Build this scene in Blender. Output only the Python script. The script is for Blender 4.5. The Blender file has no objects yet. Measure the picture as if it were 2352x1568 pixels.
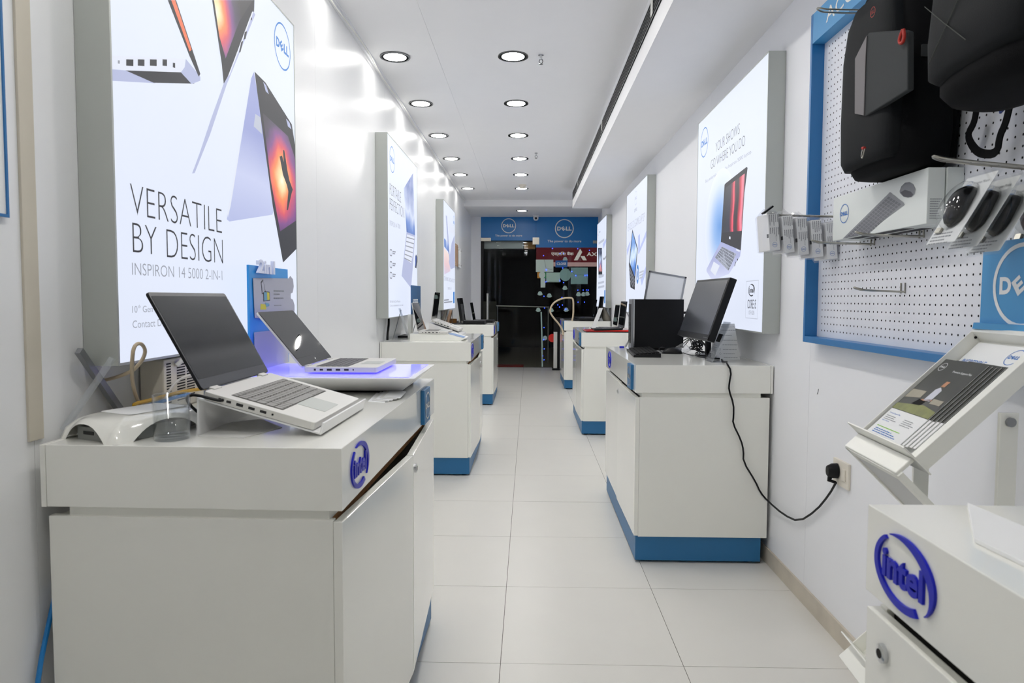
import bpy, bmesh, math, random
from mathutils import Vector, Matrix, Euler
R_ = math.radians
random.seed(7)
scene = bpy.context.scene
col = scene.collection

# ------------------------------------------------------------------ camera
YAW, PITCH, ROLL, HC = 0.02440866, 0.05341482, 0.00365973, 1.19983
FPX, PCX, PCY = 1568.0, 1176.0, 769.0
_f = Vector((-math.sin(YAW)*math.cos(PITCH), math.cos(YAW)*math.cos(PITCH), -math.sin(PITCH)))
_r0 = Vector((math.cos(YAW), math.sin(YAW), 0)); _u0 = _r0.cross(_f)
_r = _r0*math.cos(ROLL) + _u0*math.sin(ROLL); _u = -_r0*math.sin(ROLL) + _u0*math.cos(ROLL)
CAMP = Vector((0, 0, HC))
cd = bpy.data.cameras.new('camera'); cam = bpy.data.objects.new('camera', cd); col.objects.link(cam)
cam.matrix_world = Matrix(((_r.x, _u.x, -_f.x, 0), (_r.y, _u.y, -_f.y, 0), (_r.z, _u.z, -_f.z, HC), (0, 0, 0, 1)))
cd.sensor_width = 36; cd.lens = 36*FPX/2352; cd.shift_y = -15/2352; cd.clip_start = 0.02
cd.dof.use_dof = True; cd.dof.focus_distance = 3.6; cd.dof.aperture_fstop = 9.0
scene.camera = cam
# ------------------------------------------------------------------ world, exposure
w = bpy.data.worlds.new('world'); scene.world = w; w.use_nodes = True
w.node_tree.nodes['Background'].inputs[0].default_value = (0.02, 0.022, 0.03, 1)
w.node_tree.nodes['Background'].inputs[1].default_value = 0.15
vs = scene.view_settings
vs.view_transform = 'Standard'; vs.look = 'None'; vs.gamma = 1; vs.use_curve_mapping = False
vs.exposure = 0.12
DOWNLIGHT_RADIANCE = 116.0
WALL_ROW_RADIANCE = 24.0
POSTER_GAIN = 0.93
try:
    scene.cycles.diffuse_bounces = 6
    scene.cycles.max_bounces = 7
    scene.cycles.glossy_bounces = 3
    scene.cycles.transparent_max_bounces = 14
    scene.cycles.use_adaptive_sampling = True
    scene.cycles.adaptive_threshold = 0.1
    scene.cycles.caustics_reflective = False
    scene.cycles.caustics_refractive = False
except Exception: pass

# ------------------------------------------------------------------ helpers
def ray(x, y): return _f + _r*((x-PCX)/FPX) - _u*((y-PCY)/FPX)
def PX(x, y, X): d = ray(x, y); return CAMP + d*(X/d.x)
def PY(x, y, Y): d = ray(x, y); return CAMP + d*(Y/d.y)
def PZ(x, y, Z): d = ray(x, y); return CAMP + d*((Z-HC)/d.z)
def srgb(c):
    if isinstance(c, str):
        c = c.lstrip('#'); c = [int(c[i:i+2], 16)/255 for i in (0, 2, 4)]
    return tuple(x/12.92 if x <= .04045 else ((x+.055)/1.055)**2.4 for x in c)
MATS = {}
def mat(name, c=None, rough=.5, metal=0, spec=.5, emit=0, var=0, vscale=8, bump=0, bscale=60, coat=0, alpha=1, trans=0, aniso=0):
    if name in MATS: return MATS[name]
    m = bpy.data.materials.new(name); m.use_nodes = True; MATS[name] = m
    nt = m.node_tree; b = nt.nodes['Principled BSDF']; L = srgb(c)
    b.inputs['Base Color'].default_value = (*L, 1)
    b.inputs['Roughness'].default_value = rough; b.inputs['Metallic'].default_value = metal
    b.inputs['Specular IOR Level'].default_value = spec
    b.inputs['Coat Weight'].default_value = coat; b.inputs['Coat Roughness'].default_value = .05
    b.inputs['Anisotropic'].default_value = aniso
    if trans: b.inputs['Transmission Weight'].default_value = trans; b.inputs['IOR'].default_value = 1.45
    if alpha < 1: b.inputs['Alpha'].default_value = alpha
    if emit:
        b.inputs['Base Color'].default_value = (0.02, 0.02, 0.02, 1)
        b.inputs['Emission Color'].default_value = (*L, 1); b.inputs['Emission Strength'].default_value = emit
    tc = nt.nodes.new('ShaderNodeTexCoord')
    n = nt.nodes.new('ShaderNodeTexNoise'); n.inputs['Scale'].default_value = vscale; n.inputs['Detail'].default_value = 4
    nt.links.new(tc.outputs['Object'], n.inputs['Vector'])
    v = max(var, .015)
    mx = nt.nodes.new('ShaderNodeMix'); mx.data_type = 'RGBA'
    nt.links.new(n.outputs['Fac'], mx.inputs['Factor'])
    mx.inputs['A'].default_value = (*[max(0, x*(1-v)) for x in L], 1); mx.inputs['B'].default_value = (*[x*(1+v*.6) for x in L], 1)
    nt.links.new(mx.outputs['Result'], b.inputs['Emission Color' if emit else 'Base Color'])
    if bump:
        n2 = nt.nodes.new('ShaderNodeTexNoise'); n2.inputs['Scale'].default_value = bscale; n2.inputs['Detail'].default_value = 3
        nt.links.new(tc.outputs['Object'], n2.inputs['Vector'])
        bp = nt.nodes.new('ShaderNodeBump'); bp.inputs['Strength'].default_value = bump; bp.inputs['Distance'].default_value = .002
        nt.links.new(n2.outputs['Fac'], bp.inputs['Height']); nt.links.new(bp.outputs['Normal'], b.inputs['Normal'])
    return m
def glass_mat(name, tint=(1, 1, 1), refl=.06, rough=.01, dens=0.0):
    """thin clear sheet: mostly transparent with a Fresnel reflection"""
    if name in MATS: return MATS[name]
    m = bpy.data.materials.new(name); m.use_nodes = True; MATS[name] = m
    nt = m.node_tree; nt.nodes.clear()
    o = nt.nodes.new('ShaderNodeOutputMaterial'); t = nt.nodes.new('ShaderNodeBsdfTransparent'); g = nt.nodes.new('ShaderNodeBsdfGlossy')
    t.inputs[0].default_value = (*tint, 1); g.inputs['Roughness'].default_value = rough
    fr = nt.nodes.new('ShaderNodeLayerWeight'); fr.inputs['Blend'].default_value = .5
    pw = nt.nodes.new('ShaderNodeMath'); pw.operation = 'POWER'; pw.inputs[1].default_value = 5.0
    mm = nt.nodes.new('ShaderNodeMath'); mm.operation = 'MULTIPLY_ADD'; mm.inputs[1].default_value = .75; mm.inputs[2].default_value = refl
    mx = nt.nodes.new('ShaderNodeMixShader')
    nt.links.new(fr.outputs['Facing'], pw.inputs[0]); nt.links.new(pw.outputs[0], mm.inputs[0]); nt.links.new(mm.outputs[0], mx.inputs[0])
    last = t
    if dens:
        df = nt.nodes.new('ShaderNodeBsdfDiffuse'); df.inputs[0].default_value = (.85, .87, .9, 1)
        m2 = nt.nodes.new('ShaderNodeMixShader'); m2.inputs[0].default_value = dens
        nt.links.new(t.outputs[0], m2.inputs[1]); nt.links.new(df.outputs[0], m2.inputs[2]); last = m2
    nt.links.new(last.outputs[0], mx.inputs[1]); nt.links.new(g.outputs[0], mx.inputs[2]); nt.links.new(mx.outputs[0], o.inputs[0])
    return m
def ramp_emit(name, stops, axis='Z', lo=0, hi=1, noise=.0, nscale=6, strength=1, center=None, rad=1):
    """flat print on a backlit sheet: colour bands along one axis (or around a centre), broken up by noise"""
    if name in MATS: return MATS[name]
    m = bpy.data.materials.new(name); m.use_nodes = True; MATS[name] = m
    nt = m.node_tree; b = nt.nodes['Principled BSDF']; b.inputs['Base Color'].default_value = (.02, .02, .02, 1)
    geo = nt.nodes.new('ShaderNodeNewGeometry')
    val = None
    if center is None:
        sp = nt.nodes.new('ShaderNodeSeparateXYZ'); nt.links.new(geo.outputs['Position'], sp.inputs[0])
        mr = nt.nodes.new('ShaderNodeMapRange'); mr.inputs['From Min'].default_value = lo; mr.inputs['From Max'].default_value = hi
        nt.links.new(sp.outputs[axis], mr.inputs['Value']); val = mr.outputs['Result']
    else:
        d = nt.nodes.new('ShaderNodeVectorMath'); d.operation = 'DISTANCE'; d.inputs[1].default_value = center
        nt.links.new(geo.outputs['Position'], d.inputs[0])
        mr = nt.nodes.new('ShaderNodeMapRange'); mr.inputs['From Max'].default_value = rad
        nt.links.new(d.outputs['Value'], mr.inputs['Value']); val = mr.outputs['Result']
    if noise:
        n = nt.nodes.new('ShaderNodeTexNoise'); n.inputs['Scale'].default_value = nscale; n.inputs['Detail'].default_value = 5
        nt.links.new(geo.outputs['Position'], n.inputs['Vector'])
        a = nt.nodes.new('ShaderNodeMath'); a.operation = 'MULTIPLY_ADD'; a.inputs[1].default_value = noise
        s = nt.nodes.new('ShaderNodeMath'); s.operation = 'SUBTRACT'; s.inputs[1].default_value = .5
        nt.links.new(n.outputs['Fac'], s.inputs[0]); nt.links.new(s.outputs[0], a.inputs[0]); nt.links.new(val, a.inputs[2]); val = a.outputs[0]
    cr = nt.nodes.new('ShaderNodeValToRGB'); nt.links.new(val, cr.inputs['Fac'])
    els = cr.color_ramp.elements
    while len(els) < len(stops): els.new(.5)
    for e, (p, c) in zip(els, stops): e.position = p; e.color = (*srgb(c), 1)
    nt.links.new(cr.outputs['Color'], b.inputs['Emission Color']); b.inputs['Emission Strength'].default_value = strength
    if strength == 0:
        nt.links.new(cr.outputs['Color'], b.inputs['Base Color'])
    b.inputs['Roughness'].default_value = .4
    return m

def W(o):
    v = Vector((0, 0, 0))
    while o: v = v + o.location; o = o.parent
    return v
class Frame:
    """a flat sheet in space: origin, u to the right, v up, n towards the viewer"""
    def __init__(s, o, u, v):
        s.o = Vector(o); s.u = Vector(u).normalized(); s.v = Vector(v).normalized(); s.n = s.u.cross(s.v)
    def pt(s, a, b, h=0): return s.o + s.u*a + s.v*b + s.n*h
    def uv(s, p): d = Vector(p)-s.o; return d.dot(s.u), d.dot(s.v)
    def at(s, x, y):
        d = ray(x, y); t = (s.o-CAMP).dot(s.n)/d.dot(s.n); return s.uv(CAMP+d*t)
    def sub(s, a, b, h=0, rot=0):
        c, q = math.cos(rot), math.sin(rot)
        return Frame(s.pt(a, b, h), s.u*c+s.v*q, s.v*c-s.u*q)
def rrect(w, h, r, n=4, cx=0, cy=0):
    P = []
    for (sx, sy, a0) in ((1, -1, -90), (1, 1, 0), (-1, 1, 90), (-1, -1, 180)):
        for k in range(n+1):
            a = R_(a0+90*k/n); P.append((cx+sx*(w/2-r)+r*math.cos(a), cy+sy*(h/2-r)+r*math.sin(a)))
    return P
def ell(rx, ry, n=24, cx=0, cy=0): return [(cx+rx*math.cos(2*math.pi*k/n), cy+ry*math.sin(2*math.pi*k/n)) for k in range(n)]
class MB:
    def __init__(s): s.v = []; s.f = []
    def add(s, V, F):
        k = len(s.v); s.v += [Vector(p) for p in V]; s.f += [tuple(i+k for i in f) for f in F]; return s
    def box(s, x0, x1, y0, y1, z0, z1, M=None):
        V = [Vector((x, y, z)) for z in (z0, z1) for y in (y0, y1) for x in (x0, x1)]
        if M is not None: V = [M @ p for p in V]
        return s.add(V, [(0, 2, 3, 1), (4, 5, 7, 6), (0, 1, 5, 4), (2, 6, 7, 3), (0, 4, 6, 2), (1, 3, 7, 5)])
    def prism(s, poly, fr, h0=0, h1=None):
        n = len(poly)
        if h1 is None: return s.add([fr.pt(a, b, h0) for a, b in poly], [tuple(range(n))])
        V = [fr.pt(a, b, h0) for a, b in poly]+[fr.pt(a, b, h1) for a, b in poly]
        F = [tuple(reversed(range(n))), tuple(range(n, 2*n))]+[(i, (i+1) % n, n+(i+1) % n, n+i) for i in range(n)]
        return s.add(V, F)
    def ring(s, fr, ro, ri, h0=0, h1=None, a0=0, a1=360, n=40, cx=0, cy=0, sy=1, rif=None):
        """annulus or arc; ri may be a function of the angle fraction"""
        V = []; full = abs(a1-a0) >= 359.9; hs = [h0] if h1 is None else [h0, h1]
        m = n if full else n+1
        for h in hs:
            for k in range(m):
                t = k/n; a = R_(a0+(a1-a0)*t); r2 = ri if rif is None else rif(t)
                V.append(fr.pt(cx+ro*math.cos(a), cy+ro*sy*math.sin(a), h)); V.append(fr.pt(cx+r2*math.cos(a), cy+r2*sy*math.sin(a), h))
        F = []
        for k in range(n):
            i = 2*k; j = 2*((k+1) % m)
            if h1 is None: F.append((i, j, j+1, i+1))
            else:
                q = 2*m
                F += [(q+i, q+j, q+j+1, q+i+1), (i, i+1, j+1, j), (i, j, q+j, q+i), (i+1, q+i+1, q+j+1, j+1)]
        if h1 is not None and not full: q = 2*m; F += [(0, q, q+1, 1), (2*(m-1), 2*(m-1)+1, q+2*(m-1)+1, q+2*(m-1))]
        return s.add(V, F)
    def cyl(s, p0, p1, r0, r1=None, n=16, cap=True):
        p0 = Vector(p0); p1 = Vector(p1); r1 = r0 if r1 is None else r1
        d = (p1-p0).normalized(); a = d.orthogonal().normalized(); b = d.cross(a)
        V = []
        for p, r in ((p0, r0), (p1, r1)):
            for k in range(n): t = 2*math.pi*k/n; V.append(p+a*r*math.cos(t)+b*r*math.sin(t))
        F = [(k, (k+1) % n, n+(k+1) % n, n+k) for k in range(n)]
        if cap: F += [tuple(reversed(range(n))), tuple(range(n, 2*n))]
        return s.add(V, F)
    def tube(s, pts, r, n=8, smooth=0):
        P = [Vector(p) for p in pts]
        for _ in range(smooth):
            Q = [P[0]]
            for a, b in zip(P, P[1:]): Q += [a*.75+b*.25, a*.25+b*.75]
            P = Q+[P[-1]]
        V = []; a = None
        for i, p in enumerate(P):
            d = (P[min(i+1, len(P)-1)]-P[max(i-1, 0)]).normalized()
            a = d.orthogonal() if a is None else a-d*a.dot(d)
            if a.length < 1e-6: a = d.orthogonal()
            a.normalize(); b = d.cross(a)
            rr = r(i/(len(P)-1)) if callable(r) else r
            for k in range(n): t = 2*math.pi*k/n; V.append(p+a*rr*math.cos(t)+b*rr*math.sin(t))
        m = len(P)
        F = [(i*n+k, i*n+(k+1) % n, (i+1)*n+(k+1) % n, (i+1)*n+k) for i in range(m-1) for k in range(n)]
        F += [tuple(reversed(range(n))), tuple(range((m-1)*n, m*n))]
        return s.add(V, F)
    def lathe(s, prof, c, n=24, axis=None):
        """profile of (radius, height) turned about z (or about axis) at c"""
        c = Vector(c); ax = Vector((0, 0, 1)) if axis is None else Vector(axis).normalized()
        a = ax.orthogonal().normalized(); b = ax.cross(a); V = []
        for r, h in prof:
            for k in range(n): t = 2*math.pi*k/n; V.append(c+ax*h+a*r*math.cos(t)+b*r*math.sin(t))
        F = [(i*n+k, i*n+(k+1) % n, (i+1)*n+(k+1) % n, (i+1)*n+k) for i in range(len(prof)-1) for k in range(n)]
        if prof[0][0] > 1e-5: F.append(tuple(reversed(range(n))))
        if prof[-1][0] > 1e-5: F.append(tuple(range((len(prof)-1)*n, len(prof)*n)))
        return s.add(V, F)
    def loft(s, secs, cap=True):
        n = len(secs[0]); V = [p for q in secs for p in q]
        F = [(i*n+k, i*n+(k+1) % n, (i+1)*n+(k+1) % n, (i+1)*n+k) for i in range(len(secs)-1) for k in range(n)]
        if cap: F += [tuple(reversed(range(n))), tuple(range((len(secs)-1)*n, len(secs)*n))]
        return s.add(V, F)
    def obj(s, name, material, parent=None, local=False, smooth=False, bevel=0, seg=2, fixn=True):
        V = s.v
        loc = Vector((0, 0, 0))
        if not local:
            if parent is None:
                xs = [p.x for p in V]; ys = [p.y for p in V]; zs = [p.z for p in V]
                loc = Vector(((min(xs)+max(xs))/2, (min(ys)+max(ys))/2, min(zs))); V = [p-loc for p in V]
            else:
                q = W(parent); V = [p-q for p in V]
        me = bpy.data.meshes.new(name); me.from_pydata([tuple(p) for p in V], [], s.f)
        if fixn:
            bm = bmesh.new(); bm.from_mesh(me); bmesh.ops.recalc_face_normals(bm, faces=bm.faces[:]); bm.to_mesh(me); bm.free()
        me.materials.append(material if not isinstance(material, str) else MATS[material])
        if smooth:
            for p in me.polygons: p.use_smooth = True
        o = bpy.data.objects.new(name, me); col.objects.link(o); o.location = loc
        if parent: o.parent = parent
        if bevel:
            b = o.modifiers.new('bevel', 'BEVEL'); b.width = bevel; b.segments = seg; b.limit_method = 'ANGLE'; b.angle_limit = R_(40)
        if smooth and smooth != 'all':
            try: me.set_sharp_from_angle(angle=R_(38))
            except Exception: pass
        return o
def tag(o, label, cat, group=None):
    o['label'] = label; o['category'] = cat
    if group: o['group'] = group
    return o
def struct(o): o['kind'] = 'structure'; return o
def thing(name, loc, label, cat, group=None, rot=(0, 0, 0)):
    o = bpy.data.objects.new(name, None); col.objects.link(o); o.empty_display_size = .05
    o.location = loc; o.rotation_euler = rot
    return tag(o, label, cat, group)
def inst(src, parent=None, loc=None, rot=None):
    c = src.copy(); col.objects.link(c); c.parent = parent
    if loc is not None: c.location = loc
    if rot is not None: c.rotation_euler = rot
    return c
# ---- lettering
TXT = {}
def text_geo(s, off=0, space=1.0):
    k = (s, off, space)
    if k in TXT: return TXT[k]
    cu = bpy.data.curves.new('t', 'FONT'); cu.body = s; cu.size = 1; cu.offset = off; cu.resolution_u = 4; cu.space_character = space
    o = bpy.data.objects.new('t', cu); col.objects.link(o)
    dg = bpy.context.evaluated_depsgraph_get(); me = bpy.data.meshes.new_from_object(o.evaluated_get(dg))
    V = [(v.co.x, v.co.y) for v in me.vertices]; F = [tuple(p.vertices) for p in me.polygons]
    bpy.data.objects.remove(o); bpy.data.curves.remove(cu); bpy.data.meshes.remove(me)
    if V:
        x0 = min(v[0] for v in V); x1 = max(v[0] for v in V); y0 = min(v[1] for v in V); y1 = max(v[1] for v in V)
        V = [((a-x0)/(x1-x0), (b-y0)/max(1e-6, y1-y0)) for a, b in V]; asp = (x1-x0)/max(1e-6, y1-y0)
    else: asp = 1
    TXT[k] = (V, F, asp); return TXT[k]
def put_text(mb, s, fr, x0, y0, x1=None, y1=None, off=0, h=.0006, space=1.0, height=None, thick=0, center=False, slant=0):
    V, F, asp = text_geo(s, off, space)
    if height is None: height = y1-y0
    wd = (x1-x0) if x1 is not None else height*asp
    if center: x0 = x0-wd/2
    mb.add([fr.pt(x0+a*wd+slant*b*height, y0+b*height, h+thick) for a, b in V], F)
    if thick:
        n = len(V); k = len(mb.v)
        mb.add([fr.pt(x0+a*wd, y0+b*height, h) for a, b in V], [])
        ed = {}
        for f in F:
            for i in range(len(f)):
                e = (f[i], f[(i+1) % len(f)]); ed[e] = ed.get(e, 0)+1
        for (i, j) in list(ed):
            if (j, i) not in ed: mb.f.append((k-n+i, k+i, k+j, k-n+j))
def text_px(mb, s, fr, p0, p1, off=0, h=.0006, space=1.0):
    """baseline-left and top-right corner given where they appear on the sheet"""
    a = fr.at(*p0); b = fr.at(*p1); put_text(mb, s, fr, a[0], a[1], b[0], b[1], off, h, space)
def dell(mb, fr, R, h=.0006, thick=0, ringw=.09):
    mb.ring(fr, R, R*(1-ringw), h, h+thick if thick else None, n=40)
    H = R*.42
    for ch, x, wd, rot in (('D', -.76, .40, 0), ('L', .16, .30, 0), ('L', .47, .30, 0)):
        put_text(mb, ch, fr, x*R, -H/2, (x+wd)*R, H/2, off=.045, h=h, thick=thick)
    f2 = fr.sub(-.11*R, 0, 0, R_(36)); put_text(mb, 'E', f2, -.16*R, -H*.47, .16*R, H*.47, off=.045, h=h, thick=thick)
def intel(mb, fr, w, ht, h=.0006, thick=0):
    """oval swoosh broken upper left and lower right, with the word inside"""
    rx = w/2; sy = ht/w
    mb.ring(fr, rx, rx*.8, h, h+thick if thick else None, a0=118, a1=-42, n=30, sy=sy, rif=lambda t: rx*(.97-.20*math.sin(math.pi*min(1, t*1.05))))
    mb.ring(fr, rx, rx*.8, h, h+thick if thick else None, a0=130, a1=300, n=30, sy=sy, rif=lambda t: rx*(.90-.12*t))
    put_text(mb, 'intel', fr, -rx*.70, -ht*.20, rx*.66, ht*.22, off=.03, h=h, thick=thick)
def bars(mb, fr, x0, y, n, wd, lh, gap, h=.0006, seed=0):
    """lines of print too small to read"""
    rn = random.Random(seed)
    for k in range(n):
        x = x0; L = wd*rn.uniform(.6, 1)
        while x < x0+L:
            l = min(rn.uniform(.05, .16)*wd, x0+L-x)
            mb.prism([(x, y-k*gap), (x+l*.82, y-k*gap), (x+l*.82, y-k*gap+lh), (x, y-k*gap+lh)], fr, h); x += l
# ------------------------------------------------------------------ materials
mat('wall_laminate', '#eeeff0', rough=.29, spec=.35, var=.02, vscale=2)
mat('wall_paint', '#eeeff2', rough=.55, var=.02, vscale=2)
mat('ceiling_white', '#f4f4f5', rough=.8)
mat('floor_tile', '#dcdad4', rough=.33, spec=.4, var=.03, vscale=5, bump=.02, bscale=8)
mat('grout', '#6d6862', rough=.9)
mat('stone_skirting', '#cdc4b4', rough=.5, var=.25, vscale=9)
mat('white_gloss', '#efefe8', rough=.12, spec=.5, coat=.3)
mat('white_satin', '#ededE6', rough=.35)
mat('white_plastic', '#e9e9e9', rough=.25)
mat('white_paper', '#eceded', rough=.7)
mat('counter_blue', '#226a9c', rough=.4)
mat('frame_blue', '#2671ad', rough=.35)
mat('header_blue', '#4796cc', rough=.45)
mat('sign_blue', '#1476bd', rough=.3)
mat('logo_blue', '#131db4', rough=.35, spec=.3)
mat('print_blue', '#2f74c4', rough=.5)
mat('light_box_alu', '#b9bdb8', rough=.42, metal=.35)
mat('black_plastic', '#07080b', rough=.4, spec=.3)
mat('black_matte', '#060607', rough=.7, spec=.2)
mat('black_gloss', '#08090b', rough=.06, spec=.5)
mat('dark_gap', '#15120f', rough=.9)
mat('particle_board', '#a97a4b', rough=.9, var=.3, vscale=120)
mat('chrome', '#d0d2d4', rough=.18, metal=1)
mat('brushed_steel', '#d8d8d4', rough=.45, metal=.6)
mat('dark_chrome', '#77797a', rough=.25, metal=1)
mat('steel', '#b5b2a8', rough=.28, metal=1)
mat('laptop_silver', '#d9d8d3', rough=.35, metal=.25)
mat('lid_dark', '#34363c', rough=.35)
mat('screen_off', '#24262b', rough=.12, spec=.5)
mat('screen_gloss', '#1c1d20', rough=.02, spec=.5)
mat('key_grey', '#8d8c88', rough=.5)
mat('key_gap', '#55544f', rough=.6)
mat('key_dark', '#57565a', rough=.5)
mat('port_black', '#1a1a1c', rough=.6)
mat('print_black', '#222226', rough=.6)
mat('print_grey', '#8a8d92', rough=.6)
mat('trim_grey', '#9a9b9b', rough=.3, metal=.8)
mat('red_plastic', '#e01d12', rough=.25, coat=.4)
mat('beige_cable', '#c9b89c', rough=.5)
mat('yellow_cable', '#d3a51a', rough=.4)
mat('blue_cable', '#1f7ec4', rough=.4)
mat('bag_black', '#090a0c', rough=.8, spec=.15, bump=.3, bscale=700)
mat('bag_dark', '#101315', rough=.7, spec=.2, bump=.2, bscale=500)
mat('bag_grey', '#333637', rough=.7, spec=.25, bump=.15, bscale=600)
mat('bag_light', '#6d696b', rough=.6)
mat('peg_white', '#e6e8ee', rough=.45)
mat('hole_black', '#0a0a0a', rough=.9)
mat('box_white', '#dfe4e1', rough=.35)
mat('beige_strip', '#cfc8b8', rough=.6, var=.08)
mat('wood_box', '#a87435', rough=.6, var=.2, vscale=20)
mat('grey_metal', '#8f9194', rough=.35, metal=.6)
mat('cream_plastic', '#e3ddd0', rough=.4)
mat('diffuser', '#fffcf7', emit=DOWNLIGHT_RADIANCE); mat('diffuser_dim', '#fffcf7', emit=WALL_ROW_RADIANCE)
mat('led_blue', '#2440ff', emit=9)
mat('poster_white', '#e0e7f8', emit=POSTER_GAIN, var=.02, vscale=3)
mat('ink_black', '#1c1c22', emit=POSTER_GAIN)
mat('ink_grey', '#8f939f', emit=POSTER_GAIN)
mat('ink_soft', '#b9bfcf', emit=POSTER_GAIN)
mat('ink_blue', '#2f7ccb', emit=POSTER_GAIN)
mat('ink_navy', '#23242c', emit=POSTER_GAIN)
mat('ink_silver', '#b0b7d8', emit=POSTER_GAIN)
mat('ink_pale', '#dfe4f2', emit=POSTER_GAIN)
mat('outside_wall', '#050506', rough=.9, spec=.1)
mat('outside_floor', '#8f8572', rough=.3, var=.15)
mat('maroon', '#5a1a20', rough=.5, emit=.6)
mat('sticker_pale', '#b9d4cb', rough=.6)
glass_mat('glass_clear', (.93, .96, .95), refl=.012)
glass_mat('acrylic', (.93, .95, .97), refl=.07, dens=.12)
glass_mat('clear_film', (.97, .97, .98), refl=.05, rough=.12, dens=.06)
glass_mat('blister', (.98, .985, .985), refl=.028, rough=.04, dens=.008)
glass_mat('tumbler_glass', (.965, .975, .98), refl=.07)

# ------------------------------------------------------------------ setting
XL, XR, ZC, YG = -1.0, 1.095, 2.70, 11.87
Y0, YB = -2.6, 10.51
fl = struct(MB().box(-1.1, 1.3, Y0, YG+.05, -.05, -.0015).obj('floor', 'grout'))
xs = [-1.0, -.6874, -.0874, .5126, 1.1857]; ys = [Y0]+[2.187+.6*k for k in range(-7, 17)]+[YG]
tiles = {}
for i in range(4):
    for j in range(len(ys)-1):
        wd, ln = xs[i+1]-xs[i], ys[j+1]-ys[j]; k = (round(wd, 3), round(ln, 3)); g = .0011
        c = Vector(((xs[i]+xs[i+1])/2, (ys[j]+ys[j+1])/2, 0))-fl.location
        if k not in tiles:
            o = MB().box(-wd/2+g, wd/2-g, -ln/2+g, ln/2-g, -.006, 0).obj('floor_tile', 'floor_tile', fl, local=True); o.location = c; tiles[k] = o
        else: o = inst(tiles[k], fl, c)
        o.location.z += random.uniform(-.0004, .0002); o.rotation_euler = (random.uniform(-.0006, .0006), random.uniform(-.0006, .0006), 0)
def walls(name, x_face, sign, seams, z1, m):
    w_ = struct(MB().box(min(x_face+sign*.006, x_face+sign*.1), max(x_face+sign*.006, x_face+sign*.1), seams[0], seams[-1], 0, z1).obj(name, 'grout'))
    for a, b in zip(seams, seams[1:]):
        MB().box(min(x_face, x_face+sign*.006), max(x_face, x_face+sign*.006), a+.0007, b-.0007, 0, z1).obj('wall_panel', m, w_)
    return w_
sl = [Y0, -1.41, .13, 1.345, 3.216, 4.76, 6.30, 7.84, 9.38, YG]
walls('wall_left', XL, -1, sl, ZC, 'wall_laminate')
sr = [Y0, -1.95, -.41, 1.134, 2.677, 4.219, 5.778, 7.305, 8.85, 10.40]
walls('wall_right', XR, 1, sr, ZC, 'wall_paint')
struct(MB().box(1.185, 1.29, 10.40, YG, 0, ZC).box(XR+.006, 1.3, 10.395, 10.402, 0, ZC).obj('wall_right_recess', 'wall_paint'))
struct(MB().box(-1.1, 1.3, Y0-.1, Y0, 0, ZC).obj('wall_back', 'wall_paint'))
struct(MB().box(XL, -.835, YG-.02, YG+.1, 0, 2.62).obj('wall_front', 'wall_paint'))
ce = struct(MB().box(-1.1, 1.3, Y0, YB+.02, ZC+.006, ZC+.06).obj('ceiling', 'light_box_alu'))
for a, b in ((XL, -.5746), (-.5734, 1.1)):
    MB().box(a, b, Y0, YB, ZC, ZC+.006).obj('ceiling_panel', 'ceiling_white', ce)
struct(MB().box(-1.1, 1.3, YB, YG+.1, 2.603, ZC+.06).obj('ceiling_bulkhead', 'ceiling_white'))
struct(MB().box(.595, 1.3, Y0, 9.5, 2.44, ZC+.03).obj('ceiling_soffit', 'ceiling_white'))
struct(MB().box(XL, XL+.012, Y0, YB, ZC-.028, ZC).box(XL, XL+.022, Y0, YB, ZC-.009, ZC).obj('trim_1', 'wall_paint'))
struct(MB().box(XR-.009, XR, Y0, 10.40, 0, .072).obj('baseboard_right', 'stone_skirting', bevel=.001))
struct(MB().box(XL, XL+.009, Y0, YG, 0, .072).obj('baseboard_left', 'stone_skirting', bevel=.001))
# beige cover strip on the wall joint beside the first counter
struct(MB().box(XL, XL+.006, 1.326, 1.366, .91, ZC).obj('trim_2', 'beige_strip', bevel=.001))
# electric lead tacked along the cornice
pts = []
y = 3.0
while y < 10.4: pts.append((XL+.03+.006*math.sin(y*5.1), y, ZC-.034-.010*abs(math.sin(y*2.3)))); y += .12
tag(MB().tube(pts, .004, 6, 1).obj('electric_lead', 'white_satin', smooth=True), 'thin white electric lead running along the ceiling cornice', 'cable')
# slot diffuser in the side of the dropped soffit
v = thing('air_vent', (.59, 3, 2.55), 'long black linear air conditioning slot in the side of the soffit', 'air vent')
MB().box(.588, .594, -1.5, 9.4, 2.548, 2.640).obj('slot_backing', 'black_matte', v)
for k in range(6):
    z = 2.550+k*.0176
    MB().box(.5855, .5885, -1.5, 9.4, z-.0016, z+.0016).obj('slat', 'trim_grey', v)
for y in (3.35, 5.6, 8.3): MB().box(.582, .585, y, y+.05, 2.56, 2.63).obj('clip', 'white_satin', v)

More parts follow.
